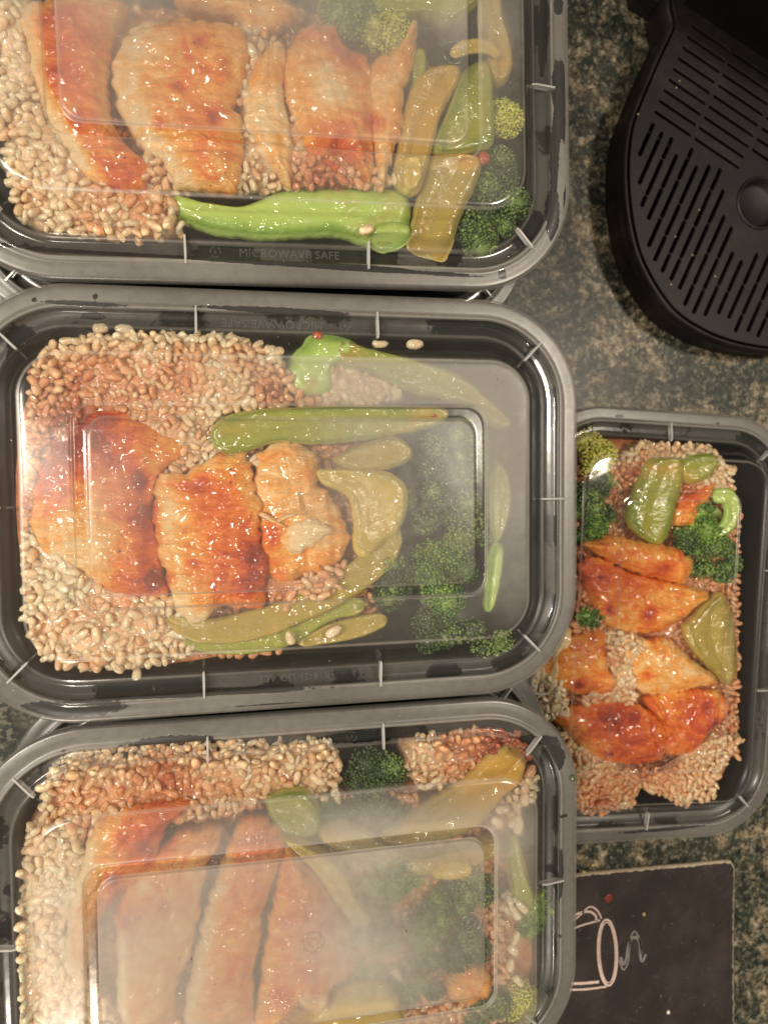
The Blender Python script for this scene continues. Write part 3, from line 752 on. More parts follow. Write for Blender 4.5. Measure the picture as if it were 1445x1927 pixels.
def rice(C, poly, h, base, label, covers=(), nmax=170, spacing=2.95, mound=True, hump=2.0, size=1.0):
    """bed of cooked rice: sauce-soaked mass, lower grains as one mesh, top grains each a part"""
    z = C['z'] + h * mm
    W = [tuple(P(px, py, z)[:2]) for px, py in poly]
    cov = [[tuple(P(px, py, z)[:2]) for px, py in c] for c in covers]
    xs = [p[0] for p in W]; ys = [p[1] for p in W]; cen = np.array([np.mean(xs), np.mean(ys), C['z'] - 16 * mm])
    root = obj('rice_bed', None, loc=cen, label=label, cat='cooked rice')
    def field(x, y): return z + hump * mm * noise.fractal(Vector((x * 60, y * 60, 3.3)), 1, 2, 2)
    def sample(sp, tries):
        out = []; cell = {}
        for _ in range(tries):
            x, y = random.uniform(min(xs), max(xs)), random.uniform(min(ys), max(ys))
            if not inside_poly(x, y, W): continue
            k = (int(x / sp), int(y / sp)); ok = True
            for i in (-1, 0, 1):
                for j in (-1, 0, 1):
                    for q in cell.get((k[0] + i, k[1] + j), ()):
                        if (q[0] - x) ** 2 + (q[1] - y) ** 2 < sp * sp: ok = False
            if ok: cell.setdefault(k, []).append((x, y)); out.append((x, y))
        return out
    area_ = (max(xs) - min(xs)) * (max(ys) - min(ys))
    top = [p for p in sample(spacing * mm * .8 * size, int(area_ / 1e-6 * 2.0)) if not any(inside_poly(p[0], p[1], c) for c in cov)]
    random.shuffle(top)
    def place(pts, dz):
        A = np.array([(x, y, field(x, y) + dz * mm + random.uniform(-1.7, .9) * mm) for x, y in pts]).reshape(-1, 3)
        return cap_height(C, A, 2.0)
    topz = place(top, 0)
    for i, p in enumerate(topz[:nmax]):
        g = obj('rice_grain', GM[i % 6], root, tuple(p - cen))
        s = (random.uniform(.7, 1.1) if random.random() < .93 else random.uniform(1.1, 1.25)) * size
        g.rotation_euler = (random.gauss(0, .7), random.gauss(0, .5), random.uniform(0, 6.28)); g.scale = (s * random.uniform(.85, 1.1), s * random.uniform(.9, 1.15), s)
        sc = float(np.clip(sauce_at(C, p[None], base)[0] + .30 * noise.noise(Vector(p) * 130) + random.gauss(0, .04), 0, 1)); g.color = (sc, sc, sc, 1)
    low = [tuple(x) for x in sample(2.8 * mm * size, int(area_ / 1e-6 * 2.2))]
    lowz = np.concatenate([place(low, -2.4), place(low, -4.6), topz[nmax:]]) if low else topz[nmax:]
    n = len(lowz)
    if n:
        sc = np.clip(sauce_at(C, lowz, base + .04), 0, 1)
        scl = rng.uniform(.8, 1.1, (n, 3)) * size
        me = instances_mesh('packed_rice', GB[1], lowz - cen, scl, rand_rot(n), M['rices'], {'sauce': sc, 'tone': rng.random(n)})
        obj('packed_rice', me, root, kind='stuff')
    if mound:
        N = 90; cp = catmull(W, N); c2 = cp.mean(0); V = []; 
        for k in range(25):
            s = k / 24
            for p in cp:
                q = c2 + (p - c2) * s * .97
                V.append((q[0], q[1], field(q[0], q[1]) - (0.02 + 3.3 * s ** 6 - 0.8 * noise.noise(Vector((q[0] * 230, q[1] * 230, 1)))) * mm))
        for p in cp:
            q = c2 + (p - c2) * .99; V.append((q[0], q[1], C['z'] - 14 * mm))
        V = cap_height(C, np.array(V), 2.6); sm_ = np.clip(sauce_at(C, V, base + .10), 0, 1); V = V - cen
        obj('sauce_soaked_rice', mesh('sauce_soaked_rice', V, grid_faces(26, N), M['rices'], True, {'sauce': sm_, 'tone': np.full(len(V), .5)}), root)
    return root

def stray(C, px, py, h, rot, label, s=1.0, sauce=.05):
    p = P(px, py, C['z'] + h * mm) if C else P(px, py, h * mm)
    g = obj('rice_grain', GM[random.randrange(6)], None, tuple(p), rot, label=label, cat='rice grain'); g.scale = (s, s, s); g.color = (sauce, sauce, sauce, 1)
    return g

def lump(name, C, px, py, h, r, mat, label, cat, flat=.5, z0=None):
    """small irregular scrap"""
    p = P(px, py, (C['z'] if C else 0) + h * mm); V, F = ICO2; V = V.copy(); sd = random.random() * 30
    V = V * np.array([1 + .35 * noise.noise(Vector((sd, 0, 0))), 1, flat]) * r * mm
    V += np.array([[noise.noise(Vector(v) * 900 + Vector((sd, k * 5, 0))) * .35 * r * mm for k in range(3)] for v in V])
    return obj(name, mesh(name, V, F, mat), None, tuple(p), random.uniform(0, 3), label=label, cat=cat)

# ================================================================== uppermost container
C1['sauce'] = [(622, 190, 32, -.35), (608, 145, 16, -.3), (300, 110, 30, -.2), (140, 200, 70, .10), (120, 60, 60, .35), (120, 160, 45, .35), (240, 310, 40, .12), (375, 95, 9, .5), (335, 178, 9, .5), (402, 237, 12, .55), (303, 245, 10, .4), (390, 200, 60, .15), (640, 110, 40, .25), (680, 90, 30, .35), (700, 240, 20, .35), (150, 235, 14, .5),
               (800, 230, 60, .35), (880, 300, 20, .7), (240, 370, 70, .35), (610, 360, 40, .45), (660, 380, 30, .3), (620, 300, 60, .35), (920, 100, 40, .5), (500, 150, 30, .2)]
A1 = [(40, -10), (45, 90), (70, 180), (105, 250), (150, 315), (205, 345), (262, 345), (282, 308), (255, 285), (215, 235), (200, 150), (210, 60), (225, -10)]
A2 = [(210, 85), (208, 130), (225, 200), (265, 265), (310, 310), (335, 342), (400, 352), (440, 354), (456, 320), (455, 220), (440, 190), (465, 120), (455, 50), (400, 30), (330, 20), (250, 30)]
A3 = [(458, 210), (465, 160), (480, 115), (500, 85), (528, 72), (540, 95), (534, 150), (540, 200), (550, 260), (550, 335), (540, 345), (500, 300), (470, 250)]
A4 = [(565, 50), (590, 38), (630, 38), (645, 70), (680, 90), (697, 110), (706, 180), (705, 250), (708, 310), (697, 337), (665, 300), (640, 285), (590, 284), (565, 240), (548, 200), (540, 160), (537, 100)]
A5 = [(715, 105), (746, 85), (777, 35), (789, 50), (781, 116), (765, 174), (757, 248), (744, 279), (723, 347), (714, 337), (709, 287), (701, 232), (700, 135)]
piece(C1, 'chicken_slice', A1, 6.5, 5, M['chicken'], .27, pale=(-1, .3, .35), label='pale edged chicken slice against the left wall of the uppermost container', cat='chicken slice', tilt=(.08, 0))
piece(C1, 'chicken_slice', A2, 8.5, 5, M['chicken'], .33, pale=(-1, .3, .30), label='broad orange chicken slice with four dark sauce drops in the uppermost container', cat='chicken slice', tilt=(.10, 0), depth=9)
piece(C1, 'chicken_slice', A3, 7.5, 3, M['chicken'], .06, 'thin pale curved chicken slice standing beside the orange chunk, uppermost container', 'chicken slice', fibre=.9, rough=.9)
piece(C1, 'chicken_chunk', A4, 9, 4, M['chicken'], .30, 'orange chicken chunk with torn white middle in the uppermost container', 'chicken chunk', fibre=.9, rough=1.0, ragged=.9)
piece(C1, 'chicken_slice', A5, 8, 3, M['chicken'], .16, 'narrow upright chicken slice beside the olive pepper strips, uppermost container', 'chicken slice', fibre=.7)
piece(C1, 'chicken_scrap', [(545, 275), (600, 285), (640, 290), (645, 330), (590, 338), (555, 325)], 4, 3, M['chicken'], .35, 'small torn chicken scrap below the orange chunk, uppermost container', 'chicken scrap', fibre=1.2, rough=1.3, ragged=1.0)
piece(C1, 'chicken_scrap', [(340, -20), (450, -20), (540, -10), (560, 25), (480, 60), (440, 25), (350, 5)], 5, 3, M['chicken'], .22, 'pale chicken scrap at the very top edge of the photo', 'chicken scrap', fibre=1.0, rough=1.2)
piece(C1, 'green_stalk', [(327, 362), (325, 398), (380, 425), (440, 438), (520, 443), (600, 437), (650, 440), (690, 455), (735, 465), (765, 445), (778, 400), (770, 360), (740, 348), (650, 345), (580, 345), (530, 352), (450, 384), (380, 376)], 2.5, 4.5, M['pepb'], .0, 'bright green vegetable stalk along the lower wall of the uppermost container', 'green stalk', edge_pow=4, ragged=.15, fibre=.3, hollow=.8, spine=.8)
piece(C1, 'stalk_end', [(700, 425), (730, 415), (765, 418), (775, 440), (755, 462), (720, 466), (698, 455)], 4.0, 2.5, M['pepb'], 0.0, 'pale green bulbous end beside the bright stalk', 'green stalk', ragged=.3)
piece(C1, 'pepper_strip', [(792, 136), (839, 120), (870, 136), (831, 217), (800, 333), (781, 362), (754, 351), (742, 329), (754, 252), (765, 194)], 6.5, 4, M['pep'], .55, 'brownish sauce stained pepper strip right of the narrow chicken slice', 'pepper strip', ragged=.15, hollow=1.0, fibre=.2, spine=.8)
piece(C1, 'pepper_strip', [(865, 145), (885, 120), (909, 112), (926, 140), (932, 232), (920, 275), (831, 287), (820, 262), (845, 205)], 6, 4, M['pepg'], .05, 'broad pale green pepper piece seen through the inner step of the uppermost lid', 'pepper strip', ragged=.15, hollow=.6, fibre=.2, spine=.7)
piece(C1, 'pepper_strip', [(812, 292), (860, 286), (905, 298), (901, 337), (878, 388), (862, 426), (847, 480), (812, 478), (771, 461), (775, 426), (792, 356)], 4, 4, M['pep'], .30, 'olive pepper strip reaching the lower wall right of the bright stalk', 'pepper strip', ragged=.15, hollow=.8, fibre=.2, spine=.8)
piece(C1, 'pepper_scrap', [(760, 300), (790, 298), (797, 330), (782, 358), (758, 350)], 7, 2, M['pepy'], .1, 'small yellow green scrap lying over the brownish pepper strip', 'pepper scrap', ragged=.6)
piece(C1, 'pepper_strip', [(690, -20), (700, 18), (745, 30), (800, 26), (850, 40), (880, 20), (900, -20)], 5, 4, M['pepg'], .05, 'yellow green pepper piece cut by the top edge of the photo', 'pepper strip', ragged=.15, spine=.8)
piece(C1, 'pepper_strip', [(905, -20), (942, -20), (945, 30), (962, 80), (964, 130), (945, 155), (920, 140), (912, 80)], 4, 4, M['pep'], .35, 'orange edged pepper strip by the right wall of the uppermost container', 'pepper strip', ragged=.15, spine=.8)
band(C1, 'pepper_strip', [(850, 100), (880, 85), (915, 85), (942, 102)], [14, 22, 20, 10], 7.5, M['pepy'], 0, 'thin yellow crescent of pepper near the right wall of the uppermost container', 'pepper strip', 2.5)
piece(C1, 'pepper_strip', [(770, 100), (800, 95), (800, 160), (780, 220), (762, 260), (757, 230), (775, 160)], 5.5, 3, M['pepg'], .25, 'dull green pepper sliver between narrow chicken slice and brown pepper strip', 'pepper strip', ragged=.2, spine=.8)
floret(C1, 640, 5, 85, 50, 6, M['brg'], 'hazy green broccoli floret cut by the top edge of the photo', (620, 60), tone=.05)
floret(C1, 735, 60, 48, 28, 6.5, M['bry'], 'yellow broccoli sprig above the narrow chicken slice', (700, 40))
floret(C1, 945, 385, 58, 72, 1.5, M['brd'], 'dark broccoli floret in the lower right corner of the uppermost container', (880, 330), tone=.0)
floret(C1, 940, 310, 42, 62, 1.5, M['brd'], 'dark broccoli crown right of the olive pepper strip, uppermost container', None, tone=.05)
floret(C1, 952, 222, 16, 14, 2.5, M['bry'], 'tiny yellow green broccoli bud by the right wall of the uppermost container', None, bud=.7)
floret(C1, 900, 435, 38, 28, .5, M['brd'], 'small dark broccoli tip below the olive pepper strip, uppermost container', None)
lump('red_pepper_scrap', C1, 910, 297, 3, 2.4, M['red'], 'red pepper scrap over the dark broccoli, uppermost container', 'pepper scrap')
stray(C1, 690, 432, 4.5, .3, 'lone rice grain stuck on the bright green stalk', 1.0, .25)
rice(C1, [(5, 180), (60, 190), (110, 255), (170, 330), (240, 350), (335, 348), (330, 400), (345, 432), (250, 445), (110, 432), (35, 405), (20, 340), (5, 260)], .5, .12, 'bed of pale rice in the lower left corner of the uppermost container', (A1, A2), 190, mound=True)
rice(C1, [(-15, -20), (50, -20), (60, 100), (80, 190), (10, 190), (-10, 80)], 1, .03, 'narrow bed of hazy rice at the left wall of the uppermost container', (A1,), 60)
rice(C1, [(440, 30), (520, 60), (560, 200), (700, 300), (750, 345), (600, 350), (440, 350), (270, 345), (280, 290), (440, 250)], 3, .25, 'rice showing between the chicken pieces of the uppermost container', (A2, A3, A4, A5), 90)

rice(C1, [(30, 20), (560, 20), (760, 60), (860, 200), (800, 330), (600, 350), (250, 350), (80, 330)], -5, .45, 'dark sauced rice lying under the chicken of the uppermost container', (A1, A2, A4, A5), 30)
# ================================================================== middle container
C2['sauce'] = [(150, 1060, 70, -.2), (330, 960, 26, -.25), (560, 860, 40, -.1), (395, 875, 18, -.25), (225, 1000, 24, -.2), (265, 905, 16, .5), (285, 960, 14, .6), (300, 1090, 22, .5), (110, 830, 60, .65), (90, 920, 45, .35), (250, 960, 42, .45), (275, 1000, 30, .4), (250, 880, 60, .20), (280, 1085, 50, .45), (370, 920, 45, .25), (430, 1000, 50, .22), (450, 1080, 70, .20), (365, 1057, 9, .35), (480, 1040, 22, .35),
               (110, 710, 55, .30), (170, 690, 40, .22), (340, 690, 40, .26), (480, 700, 50, .24), (300, 760, 80, .25), (230, 720, 60, .12), (520, 735, 40, .35), (515, 1000, 25, .5), (500, 1090, 45, .35), (190, 1130, 60, .22), (590, 720, 14, .7), (575, 720, 30, .3), (600, 632, 14, .7), (640, 1090, 30, .2), (170, 800, 60, .4)]
M1 = [(131, 799), (170, 770), (230, 775), (280, 800), (327, 825), (345, 850), (301, 895), (288, 956), (301, 1052), (316, 1121), (244, 1123), (192, 1110), (131, 1070), (74, 1036), (52, 978), (57, 912), (87, 847)]
M2 = [(301, 895), (349, 890), (392, 864), (453, 853), (475, 886), (480, 912), (493, 956), (488, 1021), (506, 1056), (501, 1108), (493, 1148), (418, 1143), (392, 1165), (357, 1178), (331, 1148), (305, 1065), (290, 1000), (288, 947)]
M3 = [(484, 860), (541, 829), (598, 856), (598, 904), (624, 934), (650, 978), (659, 1021), (633, 1065), (567, 1091), (515, 1100), (493, 1065), (489, 1000), (480, 912)]
piece(C2, 'chicken_slice', M1, 5.0, 5, M['chicken'], .26, 'large sauce streaked chicken slice at the left wall of the middle container', 'chicken slice', fibre=.8, rough=1.1, tilt=(.03, 0))
piece(C2, 'chicken_slice', M2, 7.0, 3.5, M['chicken'], .34, pale=(-1, .1, .3), label='brown glazed chicken slice in the centre of the middle container', cat='chicken slice', tilt=(.02, 0), fibre=.5, rough=.8)
piece(C2, 'chicken_chunk', M3, 5.5, 4, M['chicken'], .20, 'torn pale chicken chunk right of the brown glazed slice, middle container', 'chicken chunk', fibre=1.3, rough=1.5, ragged=1.0)
piece(C2, 'chicken_flake', [(525, 1010), (548, 985), (585, 975), (618, 988), (622, 1003), (590, 1030), (548, 1042)], 7.8, 2.0, M['chicken'], -.12, 'whitish chicken flake under the round lid mark of the middle container', 'chicken flake', fibre=.5, depth=4)
piece(C2, 'chicken_shred', strip_poly([(493, 968), (515, 980), (538, 992)], [8, 11, 6]), 7.6, 1.2, M['chicken'], -.15, 'white chicken shred pointing away from the pale flake', 'chicken shred', depth=2, ragged=.2)
piece(C2, 'chicken_shred', strip_poly([(515, 985), (540, 972), (560, 966)], [7, 9, 5]), 7.4, 1.2, M['chicken'], -.12, 'short chicken shred above the whitish flake in the middle container', 'chicken shred', depth=2, ragged=.2)
piece(C2, 'green_stalk', [(537, 703), (545, 675), (567, 651), (593, 627), (654, 633), (680, 655), (660, 680), (633, 694), (628, 747), (593, 749), (554, 738)], 1.5, 4, M['pepb'], 0, 'bright green vegetable chunk at the upper wall of the middle container', 'green stalk', ragged=.2, edge_pow=3.2)
piece(C2, 'pepper_strip', [(640, 640), (698, 655), (785, 677), (864, 703), (916, 747), (960, 795), (951, 808), (933, 803), (894, 764), (829, 751), (763, 734), (707, 703), (654, 692), (635, 680)], 1.8, 4, M['pepg'], .0, 'long pale green arm reaching from the bright chunk to the right wall', 'pepper strip', ragged=.15, spine=.9, hollow=.5)
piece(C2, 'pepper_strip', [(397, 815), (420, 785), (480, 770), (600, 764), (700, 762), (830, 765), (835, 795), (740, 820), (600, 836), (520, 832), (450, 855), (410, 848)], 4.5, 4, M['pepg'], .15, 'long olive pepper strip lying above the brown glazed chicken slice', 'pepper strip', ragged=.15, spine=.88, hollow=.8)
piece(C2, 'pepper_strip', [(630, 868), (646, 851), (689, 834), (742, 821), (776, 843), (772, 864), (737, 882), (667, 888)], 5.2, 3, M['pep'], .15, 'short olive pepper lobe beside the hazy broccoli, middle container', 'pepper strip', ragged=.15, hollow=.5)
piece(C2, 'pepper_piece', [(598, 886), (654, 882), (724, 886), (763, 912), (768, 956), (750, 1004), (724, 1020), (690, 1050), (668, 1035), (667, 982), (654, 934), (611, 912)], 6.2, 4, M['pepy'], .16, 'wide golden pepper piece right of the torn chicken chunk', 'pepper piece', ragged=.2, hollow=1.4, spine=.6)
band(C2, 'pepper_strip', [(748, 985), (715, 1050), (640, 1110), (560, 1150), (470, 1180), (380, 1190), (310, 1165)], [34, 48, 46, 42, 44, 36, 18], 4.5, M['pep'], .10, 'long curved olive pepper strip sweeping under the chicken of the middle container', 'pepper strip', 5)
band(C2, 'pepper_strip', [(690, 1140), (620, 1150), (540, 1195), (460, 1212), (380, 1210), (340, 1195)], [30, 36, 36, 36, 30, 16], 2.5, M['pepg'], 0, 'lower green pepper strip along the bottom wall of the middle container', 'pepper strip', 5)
band(C2, 'pepper_strip', [(730, 1165), (680, 1180), (620, 1195), (560, 1212)], [20, 34, 30, 14], .8, M['pep'], 0, 'hazy pepper sliver beside the lower wall, next to dark broccoli', 'pepper strip', 4)
piece(C2, 'pepper_scrap', [(930, 870), (948, 878), (960, 905), (963, 945), (952, 991), (935, 1021), (925, 980)], 1, 3, M['pepg'], 0, 'pale green crescent behind the right step of the middle lid', 'pepper scrap', ragged=.2)
piece(C2, 'pepper_scrap', [(931, 1026), (949, 1030), (944, 1087), (931, 1143), (918, 1148), (922, 1080)], .5, 2.5, M['pepb'], 0, 'thin bright green splinter by the right wall of the middle container', 'pepper scrap', ragged=.2)
floret(C2, 862, 855, 92, 82, 2.5, M['brd'], 'large dark broccoli floret veiled by the fogged right half of the middle lid', (790, 1000), tone=.12)
floret(C2, 885, 985, 62, 56, 1.5, M['brd'], 'dim broccoli mass around the second round mark of the middle lid', None, tone=.22)
floret(C2, 812, 955, 72, 50, 3, M['brd'], 'small dark broccoli crown left of the second round lid mark', None, tone=.16)
floret(C2, 835, 1095, 92, 56, 3.5, M['brg'], 'vivid green broccoli floret in the lower right of the middle container', (850, 1020), tone=.08)
floret(C2, 735, 1090, 50, 56, 3, M['brd'], 'dark broccoli crown at the end of the golden pepper piece', None, tone=.08)
floret(C2, 830, 1185, 135, 30, -1, M['brd'], 'long dark broccoli crown against the lower wall of the middle container', None, tone=.10)
floret(C2, 945, 1225, 42, 18, -4, M['brd'], 'brown green broccoli tip squeezed in the lower right corner groove', None, tone=.22)
lump('red_pepper_scrap', C2, 815, 775, 2, 2.4, M['red'], 'red scrap at the end of the long olive pepper strip', 'pepper scrap')
lump('red_pepper_scrap', C2, 597, 632, -1, 1.7, M['red'], 'orange red scrap above the bright green chunk, middle container', 'pepper scrap')
for a in ((715, 648, -1.0, 0.0, 'rice grain touching the upper right rib of the middle lid'), (781, 648, -1.5, .1, 'lone rice grain between rib and corner at the upper wall of the middle container'), (545, 1200, 5.2, 1.9, 'lone rice grain lying on the lower green pepper strip'),
          (190, 618, -4.0, .1, 'left one of two pale grains by the upper wall of the middle container'), (235, 620, -4.0, -.1, 'right one of two pale grains by the upper wall of the middle container'), (258, 1268, -5, 1.5, 'rice grain standing in the lower groove of the middle container'), (628, 1188, 1.5, .6, 'hazy rice grain near the lower wall, left of the dark broccoli')):
    stray(C2, a[0], a[1], a[2], a[3], a[4], 1.15)
rice(C2, [(65, 690), (90, 650), (180, 632), (330, 628), (450, 632), (520, 660), (555, 720), (540, 765), (420, 775), (420, 850), (490, 870), (400, 885), (330, 900), (200, 860), (120, 880), (50, 900), (52, 780)], 0.8, .13, 'bed of reddish sauced rice in the upper left of the middle container', (M1, M2), 290, spacing=2.75, size=.95)
rice(C2, [(45, 960), (90, 1010), (190, 1090), (320, 1125), (370, 1190), (368, 1228), (300, 1250), (160, 1262), (80, 1240), (45, 1180)], 0.8, .16, 'bed of pale rice in the lower left of the middle container', (M1, M2), 190)
rice(C2, [(480, 1060), (560, 1090), (650, 1060), (640, 1110), (540, 1140), (490, 1130)], 3, .30, 'small patch of sauced rice below the torn chicken chunk', (M3, M2), 40)
rice(C2, [(600, 690), (700, 700), (760, 745), (700, 765), (560, 765), (560, 735)], -1, .20, 'shadowed rice under the long green arm of the middle container', (), 40)

rice(C2, [(60, 700), (500, 700), (720, 780), (700, 1000), (700, 1150), (500, 1230), (80, 1230)], -5, .5, 'dark sauced rice lying under the chicken of the middle container', (M1, M2, M3), 30)
# ================================================================== lowest container
C3['sauce'] = [(270, 1600, 40, .40), (300, 1560, 30, .3), (225, 1690, 34, .75), (215, 1640, 14, .7), (240, 1720, 16, .6), (150, 1505, 50, .3), (300, 1500, 90, .25), (330, 1480, 60, .3), (950, 1420, 60, .7), (975, 1440, 40, .6), (990, 1400, 40, .4), (310, 1690, 12, .35), (430, 1815, 14, .35), (530, 1850, 22, .35), (480, 1560, 60, .3),
               (450, 1700, 90, .10), (600, 1750, 80, .18), (900, 1500, 60, .5), (860, 1400, 40, .3), (700, 1520, 70, .2), (215, 1627, 6, -.3), (500, 1430, 60, .2), (770, 1545, 14, .8)]
N1 = [(174, 1570), (232, 1532), (357, 1514), (324, 1549), (300, 1590), (290, 1640), (262, 1660), (225, 1700), (185, 1745), (170, 1815), (145, 1835), (122, 1805), (125, 1715), (150, 1640)]
N2 = [(332, 1587), (411, 1570), (415, 1591), (386, 1653), (374, 1736), (353, 1819), (332, 1861), (316, 1945), (232, 1945), (220, 1819), (224, 1715), (257, 1665)]
N3 = [(457, 1557), (498, 1549), (536, 1582), (523, 1653), (498, 1715), (490, 1778), (478, 1840), (465, 1945), (353, 1945), (361, 1832), (386, 1736), (411, 1653)]
N4 = [(540, 1600), (580, 1640), (600, 1660), (630, 1710), (660, 1765), (675, 1825), (637, 1858), (610, 1893), (560, 1875), (500, 1945), (480, 1945), (500, 1800), (515, 1700), (525, 1650)]
piece(C3, 'chicken_slice', N1, 8, 4, M['chicken'], .2, pale=(-1, .1, .3), label='curved pale chicken slice with glossy red sauce at the left of the lowest container', cat='chicken slice', fibre=.8, rough=1.0)
piece(C3, 'chicken_slice', N2, 9.5, 4, M['chicken'], .26, pale=(-1, .1, .3), label='long fogged chicken slice, leftmost of the three parallel ones in the lowest container', cat='chicken slice', fibre=.5, tilt=(-.05, 0), depth=10)
piece(C3, 'chicken_slice', N3, 10.5, 4, M['chicken'], .30, pale=(-1, .1, .3), label='long fogged chicken slice, middle one of the three parallel ones in the lowest container', cat='chicken slice', fibre=.5, tilt=(-.05, 0), depth=10)
piece(C3, 'chicken_slice', N4, 9.0, 4, M['chicken'], .34, 'fogged chicken slice under the round lid mark of the lowest container', 'chicken slice', fibre=.7, rough=1.0, depth=10)
piece(C3, 'chicken_scrap', [(840, 1850), (870, 1825), (915, 1830), (925, 1870), (890, 1893), (855, 1885)], 6, 2.5, M['chicken'], .35, 'orange chicken scrap by the corner of the inner lid step, lowest container', 'chicken scrap', fibre=1.2, rough=1.3, ragged=1)
piece(C3, 'chicken_scrap', [(560, 1870), (600, 1865), (620, 1880), (600, 1905), (570, 1895)], 9, 2, M['chicken'], .1, 'pale chicken scrap below the round lid mark of the lowest container', 'chicken scrap', fibre=1, ragged=.8)
piece(C3, 'pepper_strip', [(500, 1512), (530, 1492), (575, 1490), (600, 1520), (605, 1560), (570, 1578), (525, 1565)], 6, 3, M['pepg'], .05, 'glossy green pepper curl above the fogged chicken slices', 'pepper strip', ragged=.2, hollow=.8)
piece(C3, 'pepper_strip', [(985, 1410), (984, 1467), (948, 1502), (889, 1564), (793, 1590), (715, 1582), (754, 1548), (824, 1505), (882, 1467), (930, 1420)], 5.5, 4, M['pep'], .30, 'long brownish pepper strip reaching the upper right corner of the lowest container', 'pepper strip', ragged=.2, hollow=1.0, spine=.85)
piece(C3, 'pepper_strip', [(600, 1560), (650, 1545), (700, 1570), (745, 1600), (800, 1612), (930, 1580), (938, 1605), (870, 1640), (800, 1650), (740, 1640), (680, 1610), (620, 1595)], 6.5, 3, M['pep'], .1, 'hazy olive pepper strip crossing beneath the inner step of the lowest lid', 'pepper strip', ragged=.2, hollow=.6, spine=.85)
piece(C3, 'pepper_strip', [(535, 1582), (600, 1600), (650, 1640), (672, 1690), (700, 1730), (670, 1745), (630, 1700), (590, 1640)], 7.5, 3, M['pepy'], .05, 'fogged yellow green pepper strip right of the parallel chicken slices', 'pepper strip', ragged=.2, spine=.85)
piece(C3, 'pepper_piece', [(620, 1890), (690, 1850), (740, 1870), (750, 1945), (560, 1945), (590, 1915)], 8, 3, M['pepy'], 0, 'fogged yellowish pepper piece at the bottom edge of the photo', 'pepper piece', ragged=.2)
piece(C3, 'pepper_scrap', [(810, 1635), (850, 1615), (885, 1625), (880, 1650), (840, 1658), (815, 1655)], 8.2, 2, M['pepy'], .1, 'pale yellow scrap near the inner lid corner, lowest container', 'pepper scrap', ragged=.8)
floret(C3, 708, 1448, 72, 42, 2, M['brd'], 'dark green broccoli floret at the upper wall of the lowest container', (700, 1510), tone=.10)
floret(C3, 720, 1520, 60, 30, 3, M['brd'], 'half fogged broccoli crown below the dark green floret, lowest container', None, tone=.05)
floret(C3, 745, 1655, 50, 30, 7, M['brg'], 'fogged light green broccoli floret right of the chicken slices, lowest container', (690, 1700), tone=.2)
floret(C3, 810, 1740, 52, 48, 7, M['brg'], 'fogged broccoli floret in the middle right of the lowest container', (850, 1690), tone=.15)
floret(C3, 800, 1850, 70, 50, 6, M['brd'], 'fogged dark broccoli crown near the bottom of the photo', (760, 1800), tone=.15)
floret(C3, 1000, 1725, 40, 34, -1.5, M['brg'], 'vivid green broccoli sprig pressed to the right wall of the lowest container', (970, 1620), tone=.12)
floret(C3, 1031, 1708, 11, 26, -1.8, M['brg'], 'small bright parsley like broccoli tip inside the right groove, lowest container', None, tone=.25)
floret(C3, 975, 1885, 45, 30, 1, M['bry'], 'yellow green broccoli tip at the lower right of the lowest container', None, tone=.0)
floret(C3, 700, 1755, 55, 60, 5.5, M['brd'], 'fogged broccoli mass left of the second mark of the lowest lid', None, tone=.2)
floret(C3, 880, 1690, 48, 40, 5.5, M['brd'], 'fogged broccoli tuft inside the right inner step of the lowest lid', None, tone=.18)
floret(C3, 700, 1880, 70, 50, 5.0, M['brg'], 'fogged green broccoli mass beside the yellowish pepper piece at the bottom edge', None, tone=.1)
floret(C3, 920, 1900, 50, 40, 3.0, M['brd'], 'dark broccoli tuft beneath the lower right inner step of the lowest lid', None, tone=.15)
floret(C3, 640, 1530, 50, 30, 3.5, M['brd'], 'dim broccoli tuft between green pepper curl and long brownish strip', None, tone=.1)
floret(C3, 880, 1790, 40, 35, 5, M['brd'], 'fogged dark broccoli crown beneath the second mark of the lowest lid', None, tone=.05)
piece(C3, 'pepper_strip', [(955, 1580), (975, 1575), (988, 1640), (1005, 1690), (985, 1720), (965, 1680)], 2.0, 3, M['pepg'], 0, 'pale green stalk behind the right lid step leading to the vivid broccoli sprig', 'green stalk', ragged=.2, spine=.85)
for a in ((968, 1545, 3, .6, 'grey white rice grain below the dark pepper tip, lowest container'), (945, 1523, 3, 0, 'round rice grain at the end of the dark pepper strip'), (975, 1555, 2, 1.3, 'plump rice grain beside the right step of the lowest lid'), (935, 1545, 3.5, -.5, 'slanting rice grain left of the plump one, lowest container'), (970, 1765, 1, 1.2, 'rice grain below the vivid broccoli sprig'),
          (965, 1787, 1, -.8, 'second grain below the vivid broccoli sprig'), (960, 1815, 1, 1.4, 'third grain below the vivid broccoli sprig'), (975, 1845, 1, -.9, 'large rice grain near the lower right inner step, lowest container'), (745, 1830, 8.5, -.9, 'fogged rice grain among broccoli, lowest container')):
    stray(C3, a[0], a[1], a[2], a[3], a[4], 1.15)
rice(C3, [(80, 1480), (100, 1440), (170, 1415), (330, 1408), (500, 1405), (620, 1400), (640, 1430), (635, 1500), (540, 1510), (360, 1540), (240, 1560), (170, 1580), (80, 1560)], 1.0, .17, 'bed of golden rice along the upper wall of the lowest container', (N1, N2, N3), 260)
rice(C3, [(55, 1560), (150, 1560), (160, 1640), (130, 1720), (130, 1800), (175, 1850), (225, 1945), (40, 1945), (40, 1700)], 3.0, .12, 'bed of fogged rice along the left wall of the lowest container', (N1, N2), 150)
rice(C3, [(790, 1395), (900, 1380), (985, 1390), (1000, 1440), (930, 1430), (860, 1470), (800, 1490), (760, 1440)], 1.0, .22, 'sauce reddened rice in the upper right corner of the lowest container', (), 90)
